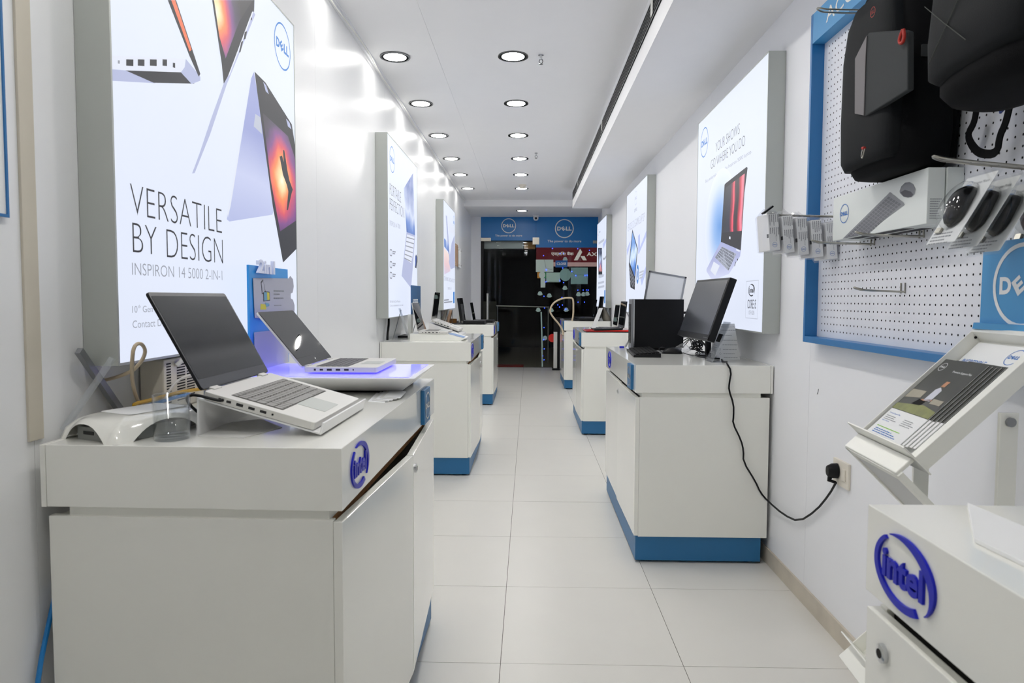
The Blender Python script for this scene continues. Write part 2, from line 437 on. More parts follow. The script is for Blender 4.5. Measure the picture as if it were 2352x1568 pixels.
# downlights
def downlight(x, y, z, label, grp, dm='diffuser', nm='downlight'):
    t = thing(nm, (x, y, z), label, 'ceiling light', grp)
    fr = Frame((0, 0, 0), (1, 0, 0), (0, -1, 0))  # n = -z
    MB().ring(fr, .094, .084, 0, .006, n=32).obj('trim_ring', 'dark_chrome', t, local=True, smooth=True)
    MB().ring(fr, .085, .070, .0045, n=32).obj('recess', 'black_matte', t, local=True)
    MB().prism(ell(.0755, .0755, 32), fr, .001, .0035).obj('diffuser', dm, t, local=True)
ly = [.15, 1.20, 2.25, 3.28, 4.315, 5.335, 6.37, 7.41, 8.36, 9.395]
for y in ly:
    nm = 'downlight_offscreen' if y < 3.4 else 'downlight'   # the two rows run on over the camera's side of the shop
    downlight(-.84, y, ZC-.001, 'round recessed downlight in the row along the glossy wall', 'downlights by the wall', 'diffuser_dim', nm)
    downlight(-.105, y, ZC-.001, 'round recessed downlight in the row along the middle of the ceiling', 'downlights in the ceiling centre', nm=nm)
downlight(-.116, 11.0, 2.602, 'round recessed downlight in the low bulkhead above the glass door', None, 'diffuser_dim')
# sprinklers, smoke detector, camera
for y, lab in ((4.30, 'small sprinkler head hanging beside the downlight and slot vent'), (7.14, 'small sprinkler head further along, near the fourth ceiling downlight')):
    t = thing('sprinkler', (.068, y, ZC), lab, 'sprinkler', 'sprinkler heads')
    MB().lathe([(.016, -.003), (.016, 0)], (0, 0, 0), 16).obj('rosette', 'chrome', t, local=True)
    MB().lathe([(.006, -.03), (.008, -.026), (.008, -.003)], (0, 0, 0), 12).obj('body', 'chrome', t, local=True)
    MB().tube([(-.008, 0, -.028), (-.012, 0, -.04), (-.004, 0, -.052)], .0022, 6).tube([(.008, 0, -.028), (.012, 0, -.04), (.004, 0, -.052)], .0022, 6).obj('yoke', 'black_plastic', t, local=True)
    MB().lathe([(.012, -.056), (.012, -.053)], (0, 0, 0), 14).obj('deflector', 'chrome', t, local=True)
t = thing('smoke_detector', (-.09, 9.12, ZC), 'cream smoke detector on the ceiling by the last downlight', 'smoke detector')
MB().lathe([(.050, -.012), (.052, 0)], (0, 0, 0), 24).obj('base', 'cream_plastic', t, local=True, smooth=True)
MB().lathe([(.020, -.05), (.036, -.046), (.040, -.014), (.046, -.012)], (0, 0, 0), 24).obj('chamber', 'cream_plastic', t, local=True, smooth=True)
t = thing('security_camera', (.113, 11.70, 2.603), 'white dome security camera under the bulkhead above the blue sign', 'camera')
MB().lathe([(.050, -.012), (.056, 0)], (0, 0, 0), 20).obj('mount', 'white_plastic', t, local=True, smooth=True)
MB().lathe([(0.001, -.085), (.03, -.078), (.046, -.05), (.046, -.02), (.04, -.012)], (0, 0, 0), 20).obj('housing', 'white_plastic', t, local=True, smooth=True)
MB().lathe([(.001, .012), (.017, .008), (.024, 0)], (0, -.036, -.045), 16, axis=(0, -1, -.2)).obj('lens', 'black_gloss', t, local=True, smooth=True)

# ------------------------------------------------------------------ glass front
Yf = YG
fg = Frame((0, Yf-.008, 0), (1, 0, 0), (0, 0, 1))
wn = struct(MB().box(.119, 1.185, Yf-.006, Yf+.006, 0.0, 2.60).obj('window_1', 'glass_clear'))
d = struct(thing('door_1', (-.34, Yf, 0), 'frameless glass shop door', 'door')); del d['label']; del d['category']
MB().box(-.83, .112, Yf-.006, Yf+.006, .008, 2.19).obj('glass_leaf', 'glass_clear', d)
MB().box(-.835, -.66, Yf-.02, Yf+.02, 2.185, 2.245).obj('hinge_patch', 'steel', d, bevel=.002)
MB().box(.06, .175, Yf-.022, Yf+.02, 2.13, 2.25).obj('corner_patch', 'steel', d, bevel=.002)
MB().box(-.80, -.66, Yf-.016, Yf+.016, .0, .05).obj('floor_patch', 'steel', d, bevel=.002)
MB().box(-.835, -.79, Yf-.012, Yf+.012, 0, 2.19).obj('black_edge', 'black_plastic', d)
for s, nm in ((-1, 'pull_handle'), (1, 'pull_handle')):
    y = Yf+s*.075
    MB().tube([(-.715, y, .62), (-.715, y, 1.285)], .016, 12).tube([(-.715, y, .70), (-.715, Yf, .70)], .009, 8).tube([(-.715, y, 1.21), (-.715, Yf, 1.21)], .009, 8).obj(nm, 'brushed_steel', d, smooth=True)
MB().box(1.10, 1.185, Yf-.022, Yf+.02, 2.15, 2.20).obj('corner_patch', 'steel', wn, bevel=.002)
def fascia(x0, x1, z0, z1, cx, cz, R, tx0, tx1, tz, th, label):
    t = thing('fascia_sign', ((x0+x1)/2, Yf-.01, z0), label, 'sign', 'blue fascia panels above the glass front')
    MB().box(x0, x1, Yf-.012, Yf-.0065, z0, z1).obj('panel', 'sign_blue', t)
    m = MB(); f = Frame((cx, Yf-.0125, cz), (1, 0, 0), (0, 0, 1)); dell(m, f, R, ringw=.10); m.obj('emblem', 'white_satin', t)
    m = MB(); put_text(m, 'The power to do more', Frame((0, Yf-.0125, 0), (1, 0, 0), (0, 0, 1)), tx0, tz, tx1, tz+th, off=.012); m.obj('lettering', 'white_satin', t)
def gp(x, y): q = PY(x, y, Yf-.01); return q.x, q.z
def r4(x, y): return gp(1040+x/3.4075, 440+y/3.4075)
a = r4(437, 267); b = r4(332, 353); c = r4(543, 338)
fascia(-.835, .117, 2.198, 2.602, a[0], a[1], .127, b[0], c[0], b[1]-.005, .042, 'blue panel with white ring logo and slogan above the door leaf')
a = r4(873, 289); b = r4(742, 398); c = r4(1006, 378)
fascia(.119, 1.185, 2.08, 2.602, a[0], a[1], .162, b[0], c[0], b[1]-.008, .052, 'taller blue panel with larger white ring logo above the fixed glass pane')
# the passage outside, after hours
struct(MB().box(-4, 4, YG+.05, 17, -.06, -.01).obj('floor_passage', 'outside_floor'))
struct(MB().box(-4, 4, 16.9, 17.1, -.01, 4).obj('wall_passage', 'outside_wall'))
struct(MB().box(-4, 4, YG+.1, 17, 3.3, 3.4).obj('ceiling_passage', 'outside_wall'))
struct(MB().box(-4, -3.9, YG+.1, 17, 0, 3.4).box(3.9, 4, YG+.1, 17, 0, 3.4).box(-4, -1.1, YG+.1, YG+.2, 0, 3.4).box(1.29, 4, YG+.1, YG+.2, 0, 3.4).obj('wall_passage_side', 'outside_wall'))
def box_px(name, m, p0, p1, Y, th, parent=None):
    a = PY(*p0, Y); b = PY(*p1, Y)
    return MB().box(min(a.x, b.x), max(a.x, b.x), Y, Y+th, min(a.z, b.z), max(a.z, b.z)).obj(name, m, parent)
tag(box_px('shutter_roll', 'grey_metal', (1112, 553), (1202, 571), 12.05, .12), 'crumpled grey metal shutter roll above the dark doorway', 'shutter')
tag(box_px('shutter_end_cover', 'wood_box', (1204, 556), (1229, 571), 12.05, .12), 'rusty brown end cover beside the shutter roll', 'shutter cover')
tag(box_px('shutter_curtain', 'outside_wall', (1109, 571), (1229, 702), 13.2, .05), 'black lowered shutter panel behind the glass door', 'shutter')
tag(box_px('leaning_board', 'stone_skirting', (1100, 692), (1140, 760), 13.0, .03), 'dull brown board leaning behind the door handle', 'board')
MATS['stone_dark'] = mat('stone_dark', '#4a463c', rough=.7)
bpy.data.objects['leaning_board'].data.materials[0] = MATS['stone_dark']
a = PY(1140, 702, 12.9); b = PY(1262, 705, 12.9)
tag(MB().tube([a, b], .012, 10).tube([(a.x+.02, 12.9, -.01), (a.x+.02, 12.9, a.z)], .012, 8).tube([(b.x-.02, 12.9, -.01), (b.x-.02, 12.9, b.z)], .012, 8).obj('handrail', 'steel', smooth=True), 'thin steel handrail outside the glass door', 'handrail')
a = PZ(1140, 840, -.01); b = PZ(1203, 834, -.01)
mat('mat_red', '#8a1a14', rough=.9, bump=.3, bscale=300)
tag(MB().box(a.x-.3, b.x, YG+.12, YG+.48, -.0098, .004).obj('door_mat', 'mat_red'), 'red door mat on the floor just outside the glass door', 'mat')
# bank signboard across the passage
Ys = 14.5
bs = thing('bank_signboard', (1.2, Ys, 2.0), 'maroon bank signboard with white lettering and triangular emblem outside', 'signboard')
a = PY(1232, 560, Ys); b = PY(1400, 602, Ys)
MB().box(a.x, b.x, Ys, Ys+.1, b.z, a.z+.1).obj('panel', 'maroon', bs)
mat('sign_cream', '#d8d2cb', rough=.5, emit=.55); mat('sign_pink', '#caa3a0', emit=.45)
MB().box(a.x+.3, b.x, Ys-.01, Ys, b.z-.09, b.z-.005).obj('lower_band', 'sign_pink', bs)
fs = Frame((0, Ys-.004, 0), (1, 0, 0), (0, 0, 1))
def s6(x, y): return (1230+x/9.8, 440+y/9.8)
m = MB()
text_px(m, 'ऐक्सिस बैंक', fs, s6(352, 1455), s6(860, 1350), off=.02)
m.obj('lettering', 'sign_cream', bs); m = MB()
text_px(m, 'AXIS', fs, s6(1150, 1450), s6(1490, 1365), off=.02); m.obj('bank_name', 'sign_cream', bs)
m = MB()
for poly in ([(1005, 1285), (1052, 1360), (948, 1545), (862, 1545)], [(1012, 1450), (1105, 1450), (1155, 1545), (1068, 1545)]):
    m.prism([fs.at(*s6(*p)) for p in poly], fs, .001)
m.obj('emblem', 'sign_cream', bs)
# notices, stickers and fairy lights on the glass; some pieces are reflections built solid
Yi = Yf-.0075
def z6(x, y): return (1220+x/9.22, 570+y/9.22)
fi = Frame((0, Yi, 0), (1, 0, 0), (0, 0, 1))
def notice(pts, m, name, label, cat, grp=None, lines=True, h=0):
    P = [fi.at(*z6(*p)) for p in pts]
    return tag(MB().prism(P, fi, .0005+h, .0016+h).obj(name, m), label, cat, grp)
mat('paper_green', '#b8d6c6', rough=.7, var=.05); mat('paper_pale', '#cfe0d4', rough=.7); mat('paper_teal', '#8fb5ab', rough=.7, var=.06)
notice([(100, 500), (470, 500), (470, 240), (100, 240)], 'paper_pale', 'paper_notice', 'pale paper notice with fold lines taped beside the door edge', 'notice')
notice([(320, 718), (615, 718), (615, 512), (320, 512)], 'paper_green', 'paper_notice', 'plain green-tinted paper notice under the blue close sign', 'notice')
notice([(840, 757), (1200, 757), (1200, 408), (840, 408)], 'paper_teal', 'paper_notice', 'large teal paper notice beside the tall white light box', 'notice')
notice([(200, 830), (300, 830), (300, 632), (200, 632)], 'paper_pale', 'paper_notice', 'narrow upright paper slip below the colourful card', 'notice')
c = fi.at(*z6(725, 560)); rr = fi.at(*z6(845, 560))[0]-c[0]
tag(MB().prism(ell(rr, rr*1.12, 32, *c), fi, .0022, .0032).obj('round_sticker', 'paper_teal'), 'large round pale teal sticker on the glass', 'sticker')
t = thing('card_sign', fi.pt(*fi.at(*z6(218, 570))), 'small square card with coloured corners and pale disc on the glass', 'card')
mat('card_orange', '#c98a2e', rough=.6); mat('card_green', '#2e8a55', rough=.6)
P = [fi.at(*z6(*p)) for p in [(130, 632), (225, 632), (225, 505), (130, 505)]]; MB().prism(P, fi, .0005, .0015).obj('orange_half', 'card_orange', t)
P = [fi.at(*z6(*p)) for p in [(225, 632), (318, 632), (318, 505), (225, 505)]]; MB().prism(P, fi, .0005, .0015).obj('green_half', 'card_green', t)
c = fi.at(*z6(232, 565)); MB().prism(ell(.055, .06, 24, *c), fi, .002, .003).obj('disc', 'paper_pale', t)
t = thing('close_sign', fi.pt(*fi.at(*z6(645, 405))), 'blue sign reading CLOSE hanging on the glass', 'sign')
P = [fi.at(*z6(*p)) for p in [(515, 405), (768, 405), (768, 258), (515, 258)]]
mat('close_blue', '#1d67ae', rough=.5)
MB().prism(P, fi, .004, .009).obj('plate', 'close_blue', t)
m = MB(); f2 = Frame(fi.pt(0, 0, .0092), (1, 0, 0), (0, 0, 1)); text_px(m, 'CLOSE', f2, z6(542, 355), z6(742, 300), off=.03); m.obj('lettering', 'white_paper', t)
for (x, y) in [(188, 958), (385, 1002), (715, 842), (1003, 975), (1108, 975), (1185, 965), (425, 1310), (742, 1302), (150, 1305), (720, 232)]:
    c = fi.at(*z6(x, y)); r = .036
    P = ell(r, r*1.1, 20, *c); P = [(a, b) for a, b in P if b > c[1]-r*.95]
    P = [(a+(.014 if a > c[0] else -.014) if c[1]-r*.45 < b < c[1]-r*.1 else a, b) for a, b in P]
    tag(MB().prism(P, fi, .0035, .0043).obj('ghost_sticker', 'sticker_pale'), 'small pale round-headed sticker on the dark glass pane', 'sticker', 'pale stickers on the glass')
c = gp(1252, 776)
tag(MB().prism(ell(.036, .04, 20, *c), fi, .0035, .0043).obj('ghost_sticker', 'sticker_pale'), 'small pale round-headed sticker on the dark glass pane', 'sticker', 'pale stickers on the glass')
# string of blue fairy lights hanging on the inside of the pane
t = thing('fairy_lights', fi.pt(.6, 1.3, .03), 'string of tiny blue fairy lights hung across the glass pane', 'string lights')
bl = [(988, 885), (1102, 885), (1172, 883), (1208, 885), (985, 12), (1232, 45), (450, 5), (262, 156), (612, 112), (688, 112), (612, 688), (685, 727), (312, 712), (858, 492), (945, 577), (1182, 572), (1140, 575), (668, 420), (320, 455), (270, 1015), (650, 1040), (283, 1265), (563, 1198), (660, 1200), (600, 1243), (730, 1290), (992, 1140), (1125, 1140)]
b0 = None
for x, y in bl:
    p = fi.pt(*fi.at(*z6(x, y)), .012)
    if b0 is None:
        b0 = MB().lathe([(.001, -.007), (.005, -.004), (.0065, 0), (.005, .004), (.001, .007)], (0, 0, 0), 8).obj('bulb', 'led_blue', t, local=True); b0.location = p-t.location
    else: inst(b0, t, p-t.location)
for x, y in [(1249.5, 752), (1248, 780), (1250, 801), (1247, 817), (1249.5, 826)]:
    p = PY(x, y, Yi-.012); inst(b0, t, p-t.location)
wp = [(1232, 45), (1100, 20), (985, 12), (800, 60), (688, 112), (612, 112), (450, 5), (262, 156), (290, 300), (320, 455), (668, 420), (858, 492), (945, 577), (1040, 555), (1140, 575), (1182, 572), (1208, 885), (1102, 885), (988, 885), (800, 800), (685, 727), (612, 688), (312, 712), (270, 1015), (460, 1000), (650, 1040), (563, 1198), (283, 1265), (600, 1243), (730, 1290), (992, 1140)]
mat('wire_dark', '#1c2026', rough=.6)
MB().tube([fi.pt(*fi.at(*z6(*p)), .009) for p in wp], .0016, 5, 1).obj('wire', 'wire_dark', t)
tag(MB().tube([PY(1243, 716, Yi-.04), PY(1245, 780, Yi-.04), PY(1245.5, 842, Yi-.04)], .013, 10).obj('pale_pole', 'sticker_pale', smooth=True), 'pale slim upright pole standing behind the glass sticker', 'pole')
MB()
# ------------------------------------------------------------------ light boxes
class LB:
    def __init__(s, side, y0, y1, z0, z1, label):
        s.side = side; wallx = XL if side < 0 else XR; dep = .08 if side < 0 else .075; fx = wallx-side*dep
        s.t = thing('light_box', ((wallx+fx)/2, (y0+y1)/2, z0), label, 'light box', 'backlit advertising light boxes')
        wx = wallx-side*.0012; a, b = min(wx, fx), max(wx, fx)
        m = MB(); th = .006
        m.box(a, b, y0, y0+th, z0, z1).box(a, b, y1-th, y1, z0, z1).box(a, b, y0+th, y1-th, z0, z0+th).box(a, b, y0+th, y1-th, z1-th, z1)
        m.box(min(wx, wx-side*.004), max(wx, wx-side*.004), y0+th, y1-th, z0+th, z1-th)
        m.obj('casing', 'light_box_alu', s.t)
        fx2 = fx+side*.0015
        s.face = MB().box(min(fx2, fx2+side*.004), max(fx2, fx2+side*.004), y0+th, y1-th, z0+th, z1-th).obj('poster', 'poster_white', s.t)
        s.fr = Frame((fx2, 0, 0), (0, 1 if side < 0 else -1, 0), (0, 0, 1))
        s.k = 0
        s.u = sorted((s.fr.uv((0, y0+th, 0))[0], s.fr.uv((0, y1-th, 0))[0])); s.z = (z0+th, z1-th)
    def tf(s, sc, ox, oy): s.T = lambda p: (ox+p[0]/sc, oy+p[1]/sc)
    def clip(s, P):
        (u0, u1), (v0, v1) = s.u, s.z
        for ax, lim, sg in ((0, u0, 1), (0, u1, -1), (1, v0, 1), (1, v1, -1)):
            Q = []
            for i in range(len(P)):
                a, b = P[i], P[(i+1) % len(P)]; da, db = sg*(a[ax]-lim), sg*(b[ax]-lim)
                if da >= 0: Q.append(a)
                if da*db < 0: t = da/(da-db); Q.append((a[0]+(b[0]-a[0])*t, a[1]+(b[1]-a[1])*t))
            P = Q
            if not P: break
        return P
    def poly(s, pts, m, name='printed_shape', rawuv=False):
        s.k += 1
        P = s.clip([tuple(p) if rawuv else s.fr.at(*s.T(p)) for p in pts])
        if len(P) >= 3: return MB().prism(P, s.fr, .0003+s.k*.00003).obj(name, m, s.face)
    def lines(s, segs, wd, m, name='printed_lines'):
        s.k += 1; mb = MB()
        for a, b in segs:
            A = Vector(s.fr.at(*s.T(a))); B = Vector(s.fr.at(*s.T(b))); d = (B-A).normalized()*wd/2; n = Vector((-d.y, d.x))
            mb.prism([tuple(A-n), tuple(B-n), tuple(B+n), tuple(A+n)], s.fr, .0003+s.k*.00003)
        mb.obj(name, m, s.face)
    def text(s, t, pl, ptr, pbr, m='ink_black', off=0):
        s.k += 1; mb = MB(); u0 = s.fr.at(*s.T(pl))[0]; u1, z1 = s.fr.at(*s.T(ptr)); z0 = s.fr.at(*s.T(pbr))[1]
        put_text(mb, t, s.fr, u0, z0, u1, z1, off=off, h=.0003+s.k*.00003); mb.obj('lettering', m, s.face)
    def dell(s, c, top, bot, m='ink_blue'):
        s.k += 1; mb = MB(); a = s.fr.at(*s.T(c)); r = abs(s.fr.at(*s.T(top))[1]-s.fr.at(*s.T(bot))[1])/2
        dell(mb, s.fr.sub(*a), r, h=.0003+s.k*.00003, ringw=.07); mb.obj('emblem', m, s.face); return a, r
ZB0, ZB1 = 1.05, 2.26
G = POSTER_GAIN
# --- first box, wall_left
b1 = LB(-1, 1.505, 2.70, 1.045, ZB1, 'tall light box whose poster reads VERSATILE BY DESIGN'); b1.tf(2.24, 0, 0)
SUN = [(0, '#fff4d8'), (.12, '#ffd9a0'), (.26, '#ff8a4a'), (.42, '#d2455e'), (.58, '#7a3b86'), (.75, '#3b2b4e'), (1, '#1a1620')]
def sun_mat(name, lb, px, rad):
    p = lb.fr.pt(*lb.fr.at(*lb.T(px))); return ramp_emit(name, SUN, noise=.35, nscale=9, strength=G, center=tuple(p), rad=rad)
sv = ramp_emit('silver_print', [(0, '#7f88c0'), (.35, '#a9b2dc'), (.7, '#c3caea'), (1, '#8d97cc')], 'Z', 1.2, 1.75, noise=.15, nscale=2, strength=G)
b1.poly([(570, 285), (955, 303), (990, 345), (980, 378), (570, 356)], 'ink_pale')
b1.poly([(570, 356), (650, 362), (800, 428), (570, 415)], 'ink_silver')
b1.poly([(645, 362), (930, 372), (1000, 430), (790, 426)], 'ink_navy')
b1.poly([(955, 303), (990, 345), (1030, 395), (1030, 415), (985, 432), (930, 372), (950, 345)], 'ink_silver')
b1.poly([(862, 0), (905, 0), (1030, 380), (1022, 395), (975, 290)], 'ink_navy')
b1.poly([(880, 0), (900, 0), (985, 255), (975, 265)], ramp_emit('sun_edge', [(0, '#2a1a28'), (.5, '#8a2a30'), (1, '#e86a3a')], 'Z', 1.72, 1.85, strength=G))
for x0, x1 in ((648, 685), (708, 742), (770, 805), (835, 858)): b1.poly([(x0, 305), (x1, 306), (x1, 340), (x0, 338)], 'ink_navy', 'printed_port')
b1.poly([(605, 310), (615, 311), (615, 328), (605, 327)], 'ink_grey', 'printed_port'); b1.poly([(888, 322), (900, 324), (900, 350), (888, 346)], 'ink_navy', 'printed_port')
b1.poly([(1090, 0), (1308, 0), (1306, 60), (1165, 420), (1150, 432), (1140, 330)], 'ink_navy')
b1.poly([(1100, 0), (1300, 0), (1230, 110), (1160, 300), (1128, 190)], sun_mat('sun_b', b1, (1110, 60), .2))
b1.poly([(1300, 55), (1312, 75), (1165, 435), (1080, 690), (1000, 890), (987, 892), (1025, 790), (1085, 610), (1150, 430), (1170, 395)], 'ink_silver')
b1.poly([(1296, 60), (1303, 62), (1180, 385), (1172, 392)], 'ink_pale')
for p in ([(1258, 165), (1270, 160), (1262, 200), (1252, 205)], [(1240, 215), (1250, 210), (1236, 268), (1228, 272)], [(1290, 92), (1296, 90), (1294, 103), (1288, 105)]): b1.poly(p, 'ink_navy', 'printed_port')
b1.poly([(1305, 370), (1345, 600), (1406, 1085), (1400, 1104), (1178, 1139), (1166, 1128), (1168, 1100), (1240, 690), (1284, 420)], sv)
b1.poly([(1284, 420), (1291, 405), (1185, 1060), (1170, 1120), (1168, 1100), (1240, 690)], 'ink_pale')
b1.poly([(1312, 585), (1340, 605), (1347, 690), (1304, 650)], 'ink_soft')
b1.poly([(1308, 368), (1365, 425), (1500, 640), (1532, 850), (1532, 1272), (1455, 1350), (1402, 1060), (1342, 620)], 'ink_navy')
b1.poly([(1350, 580), (1480, 700), (1528, 850), (1528, 1130), (1440, 1190), (1392, 930)], sun_mat('sun_c', b1, (1450, 930), .27))
b1.poly([(1437, 805), (1450, 800), (1470, 880), (1505, 975), (1500, 992), (1478, 960), (1455, 900)], 'ink_navy', 'printed_figure')
b1.poly([(1454, 770), (1462, 775), (1478, 880), (1500, 990), (1480, 1080), (1474, 1080), (1482, 985), (1462, 890)], 'ink_navy', 'printed_figure')
b1.poly([(1352, 420), (1368, 440), (1382, 485), (1366, 470)], 'ink_silver'); b1.poly([(1470, 610), (1488, 630), (1498, 665), (1480, 650)], 'ink_silver')
b1.dell((1452, 241), (1440, 110), (1468, 372))
b1.text('VERSATILE', (667, 1000), (1138, 1077), (1138, 1200), off=-.022)
b1.text('BY', (680, 1240), (803, 1168), (803, 1310), off=-.022); b1.text('DESIGN', (855, 1260), (1143, 1232), (1143, 1356), off=-.022)
b1.text('INSPIRON 14 5000 2-IN-1', (677, 1400), (1141, 1392), (1141, 1441), 'ink_grey', off=-.01)
b1.tf(2.4, 60, 560)
b1.text('10', (582, 370), (610, 341), (610, 379), 'ink_grey', off=-.005); b1.text('th', (613, 350), (628, 335), (628, 353), 'ink_grey', off=-.005); b1.text('Gen', (640, 360), (695, 340), (695, 375), 'ink_grey', off=-.005)
b1.text('Contact Dell', (584, 440), (775, 412), (775, 450), 'ink_grey', off=-.005)
# --- second box
b2 = LB(-1, 4.455, 5.64, 1.065, ZB1+.01, 'tall light box whose poster reads PORTABLE PERFECTION'); b2.tf(2.306, 840, 280)
b2.dell((140, 200), (138, 129), (142, 271))
b2.text('PORTABLE', (127, 360), (187, 373), (187, 428), off=-.022)
b2.text('PERFECTION', (127, 440), (203, 456), (203, 510), off=-.022)
b2.text('INSPIRON', (127, 530), (156, 535), (156, 560), 'ink_grey', off=-.015); b2.text('14', (159, 540), (165, 538), (165, 562), 'ink_grey', off=-.015); b2.text('7000', (168, 545), (182, 545), (182, 567), 'ink_grey', off=-.015)
sc2 = ramp_emit('blue_screen', [(0, '#2f4f9c'), (.35, '#6f8fd0'), (.6, '#d5def4'), (1, '#3a5ca8')], 'Z', 1.62, 2.1, noise=.8, nscale=4, strength=G)
b2.poly([(202, 350), (250, 272), (261, 600), (216, 582)], sc2)
b2.poly([(216, 582), (261, 600), (256, 680), (240, 880), (190, 815)], 'ink_silver')
b2.poly([(218, 595), (258, 608), (250, 700), (240, 748), (204, 720)], 'ink_pale', 'printed_keyboard')
b2.lines([((216, 610), (257, 622)), ((214, 632), (255, 645)), ((211, 655), (252, 668)), ((208, 678), (248, 692)), ((206, 700), (245, 716)), ((204, 720), (242, 740))], .008, 'ink_grey')
b2.poly([(266, 700), (275, 720), (268, 775), (260, 770)], 'ink_navy')
b2.poly([(262, 705), (270, 715), (265, 765), (262, 765)], sc2)
for y in (692, 755, 812): b2.lines([((128, y-16), (138, y-14)), ((138, y-14), (138, y+16)), ((138, y+16), (128, y+14)), ((128, y+14), (128, y-16)), ((142, y-6), (158, y-4)), ((142, y+4), (155, y+6))], .009, 'ink_grey')
b2.text('10th Gen Intel Core Processors', (128, 950), (183, 943), (183, 955), 'ink_grey')
b2.text('Contact us representative for more details', (128, 975), (198, 964), (198, 976), 'ink_grey')
# --- third box
b3 = LB(-1, 7.36, 8.52, 1.07, ZB1, 'tall light box with pale laptops and text at its foot, furthest along the glossy wall'); b3.tf(2.306, 840, 280)
b3.dell((467, 533), (466, 497), (468, 570))
b3.poly([(424, 492), (430, 500), (447, 730), (440, 745)], 'ink_silver'); b3.poly([(415, 615), (438, 640), (440, 690), (416, 660)], sc2)
b3.poly([(414, 665), (440, 700), (448, 790), (416, 808)], ramp_emit('pink_print', [(0, '#c9cbe6'), (.6, '#e8c9cf'), (1, '#f2dcd8')], 'Z', 1.4, 1.7, noise=.2, strength=G))
b3.poly([(455, 640), (470, 600), (472, 770), (450, 780), (440, 740)], 'ink_silver'); b3.poly([(438, 520), (472, 560), (472, 600), (440, 580)], 'ink_pale')
b3.text('STUNNING INSIDE AND OUT', (415, 840), (471, 832), (471, 851), 'ink_grey', off=-.01)
b3.text('XPS 13', (434, 885), (453, 877), (453, 889), 'ink_grey')
b3.lines([((415, 944), (440, 941)), ((415, 956), (458, 951))], .014, 'ink_grey'); b3.poly([(463, 900), (470, 899), (470, 958), (463, 960)], 'ink_blue')
# --- wall_right boxes
c1 = LB(1, 3.003, 4.222, ZB0, ZB1, 'tall light box whose poster reads YOUR SHOWS GO WHERE YOU DO'); c1.tf(4.9, 1560, 80)
c1.dell((284, 1210), (292, 1038), (275, 1382))
c1.text('YOUR SHOWS', (410, 1250), (683, 992), (683, 1108), off=-.02)
c1.text('GO WHERE YOU DO', (357, 1440), (743, 1122), (743, 1238), off=-.02)
c1.text('Stay entertained with the Inspiron 5000 laptop.', (297, 1625), (818, 1283), (818, 1340), 'ink_grey', off=-.01)
c1.tf(2.903, 1240, 380)
p = c1.fr.pt(*c1.fr.at(*c1.T((1200, 400))))
gl = ramp_emit('blue_glow', [(0, '#5e97dc'), (.35, '#8fb6ea'), (.75, '#d3dff4'), (1, '#e0e7f8')], strength=G, center=tuple(p), rad=.30)
cu = c1.fr.at(*c1.T((1200, 400))); c1.poly(ell(.30, .30, 40, *cu), gl, rawuv=True)
c1.poly([(1232, 128), (1240, 118), (1378, 10), (1386, 15), (1365, 180), (1340, 568), (1207, 515)], 'ink_navy')
RED = [(0, '#10121e'), (.36, '#1c2338'), (.46, '#a01c3a'), (.52, '#ff5a72'), (.58, '#3a1224'), (.7, '#141826'), (.8, '#c8263c'), (.9, '#ff8aa0'), (1, '#20121c')]
y0_ = c1.fr.pt(*c1.fr.at(*c1.T((1225, 300)))).y; y1_ = c1.fr.pt(*c1.fr.at(*c1.T((1365, 200)))).y
c1.poly([(1240, 148), (1368, 52), (1356, 300), (1346, 435), (1213, 448), (1226, 260)], ramp_emit('neon_screen', RED, 'Y', y0_, y1_, noise=.35, nscale=3, strength=G))
c1.poly([(1262, 472), (1272, 474), (1272, 492), (1262, 490)], 'ink_pale', 'printed_emblem')
dk = ramp_emit('deck_print', [(0, '#f0f2fb'), (.5, '#cdd2ee'), (1, '#a9afd8')], 'Z', 1.22, 1.42, strength=G)
c1.poly([(1205, 512), (1212, 510), (1340, 565), (1336, 605), (1262, 722), (1150, 765), (1112, 705), (1112, 690)], dk)
c1.poly([(1216, 540), (1311, 588), (1258, 702), (1168, 612)], 'ink_soft', 'printed_keyboard')
for r in range(6):
    for k in range(13):
        def q(a, b):
            A = Vector((1216, 540)).lerp(Vector((1311, 588)), a); B = Vector((1168, 612)).lerp(Vector((1258, 702)), a); return tuple(A.lerp(B, b))
        a0, a1, e0, e1 = (k+.1)/13, (k+.92)/13, (r+.1)/6, (r+.9)/6
        c1.k -= 1; c1.poly([q(a0, e0), q(a1, e0), q(a1, e1), q(a0, e1)], 'ink_navy', 'printed_key')
c1.k += 2
c1.poly([(1160, 640), (1200, 668), (1170, 735), (1138, 700)], 'ink_pale'); c1.poly([(1310, 555), (1336, 566), (1333, 576), (1308, 565)], 'ink_pale')
for pp in ([(1316, 625), (1322, 618), (1322, 630), (1317, 636)], [(1304, 645), (1310, 636), (1302, 670), (1298, 672)]): c1.poly(pp, 'ink_navy', 'printed_port')
c1.tf(6.533, 1560, 560)
c1.lines([((1010, 562), (1195, 545)), ((1195, 545), (1178, 1125)), ((1178, 1125), (997, 1108)), ((997, 1108), (1010, 562))], .003, 'ink_soft')
a = c1.fr.at(*c1.T((1099, 695))); e = c1.fr.at(*c1.T((1148, 695))); f_ = c1.fr.at(*c1.T((1099, 602))); mb = MB()
intel(mb, c1.fr.sub(*a), abs(e[0]-a[0])*2, abs(f_[1]-a[1])*2, h=.004); mb.obj('badge_emblem', 'ink_navy', c1.face)
c1.text('CORE i5', (1028, 900), (1155, 835), (1155, 973), 'ink_navy'); c1.text('10TH GEN', (1046, 1030), (1130, 1003), (1130, 1066), 'ink_grey')
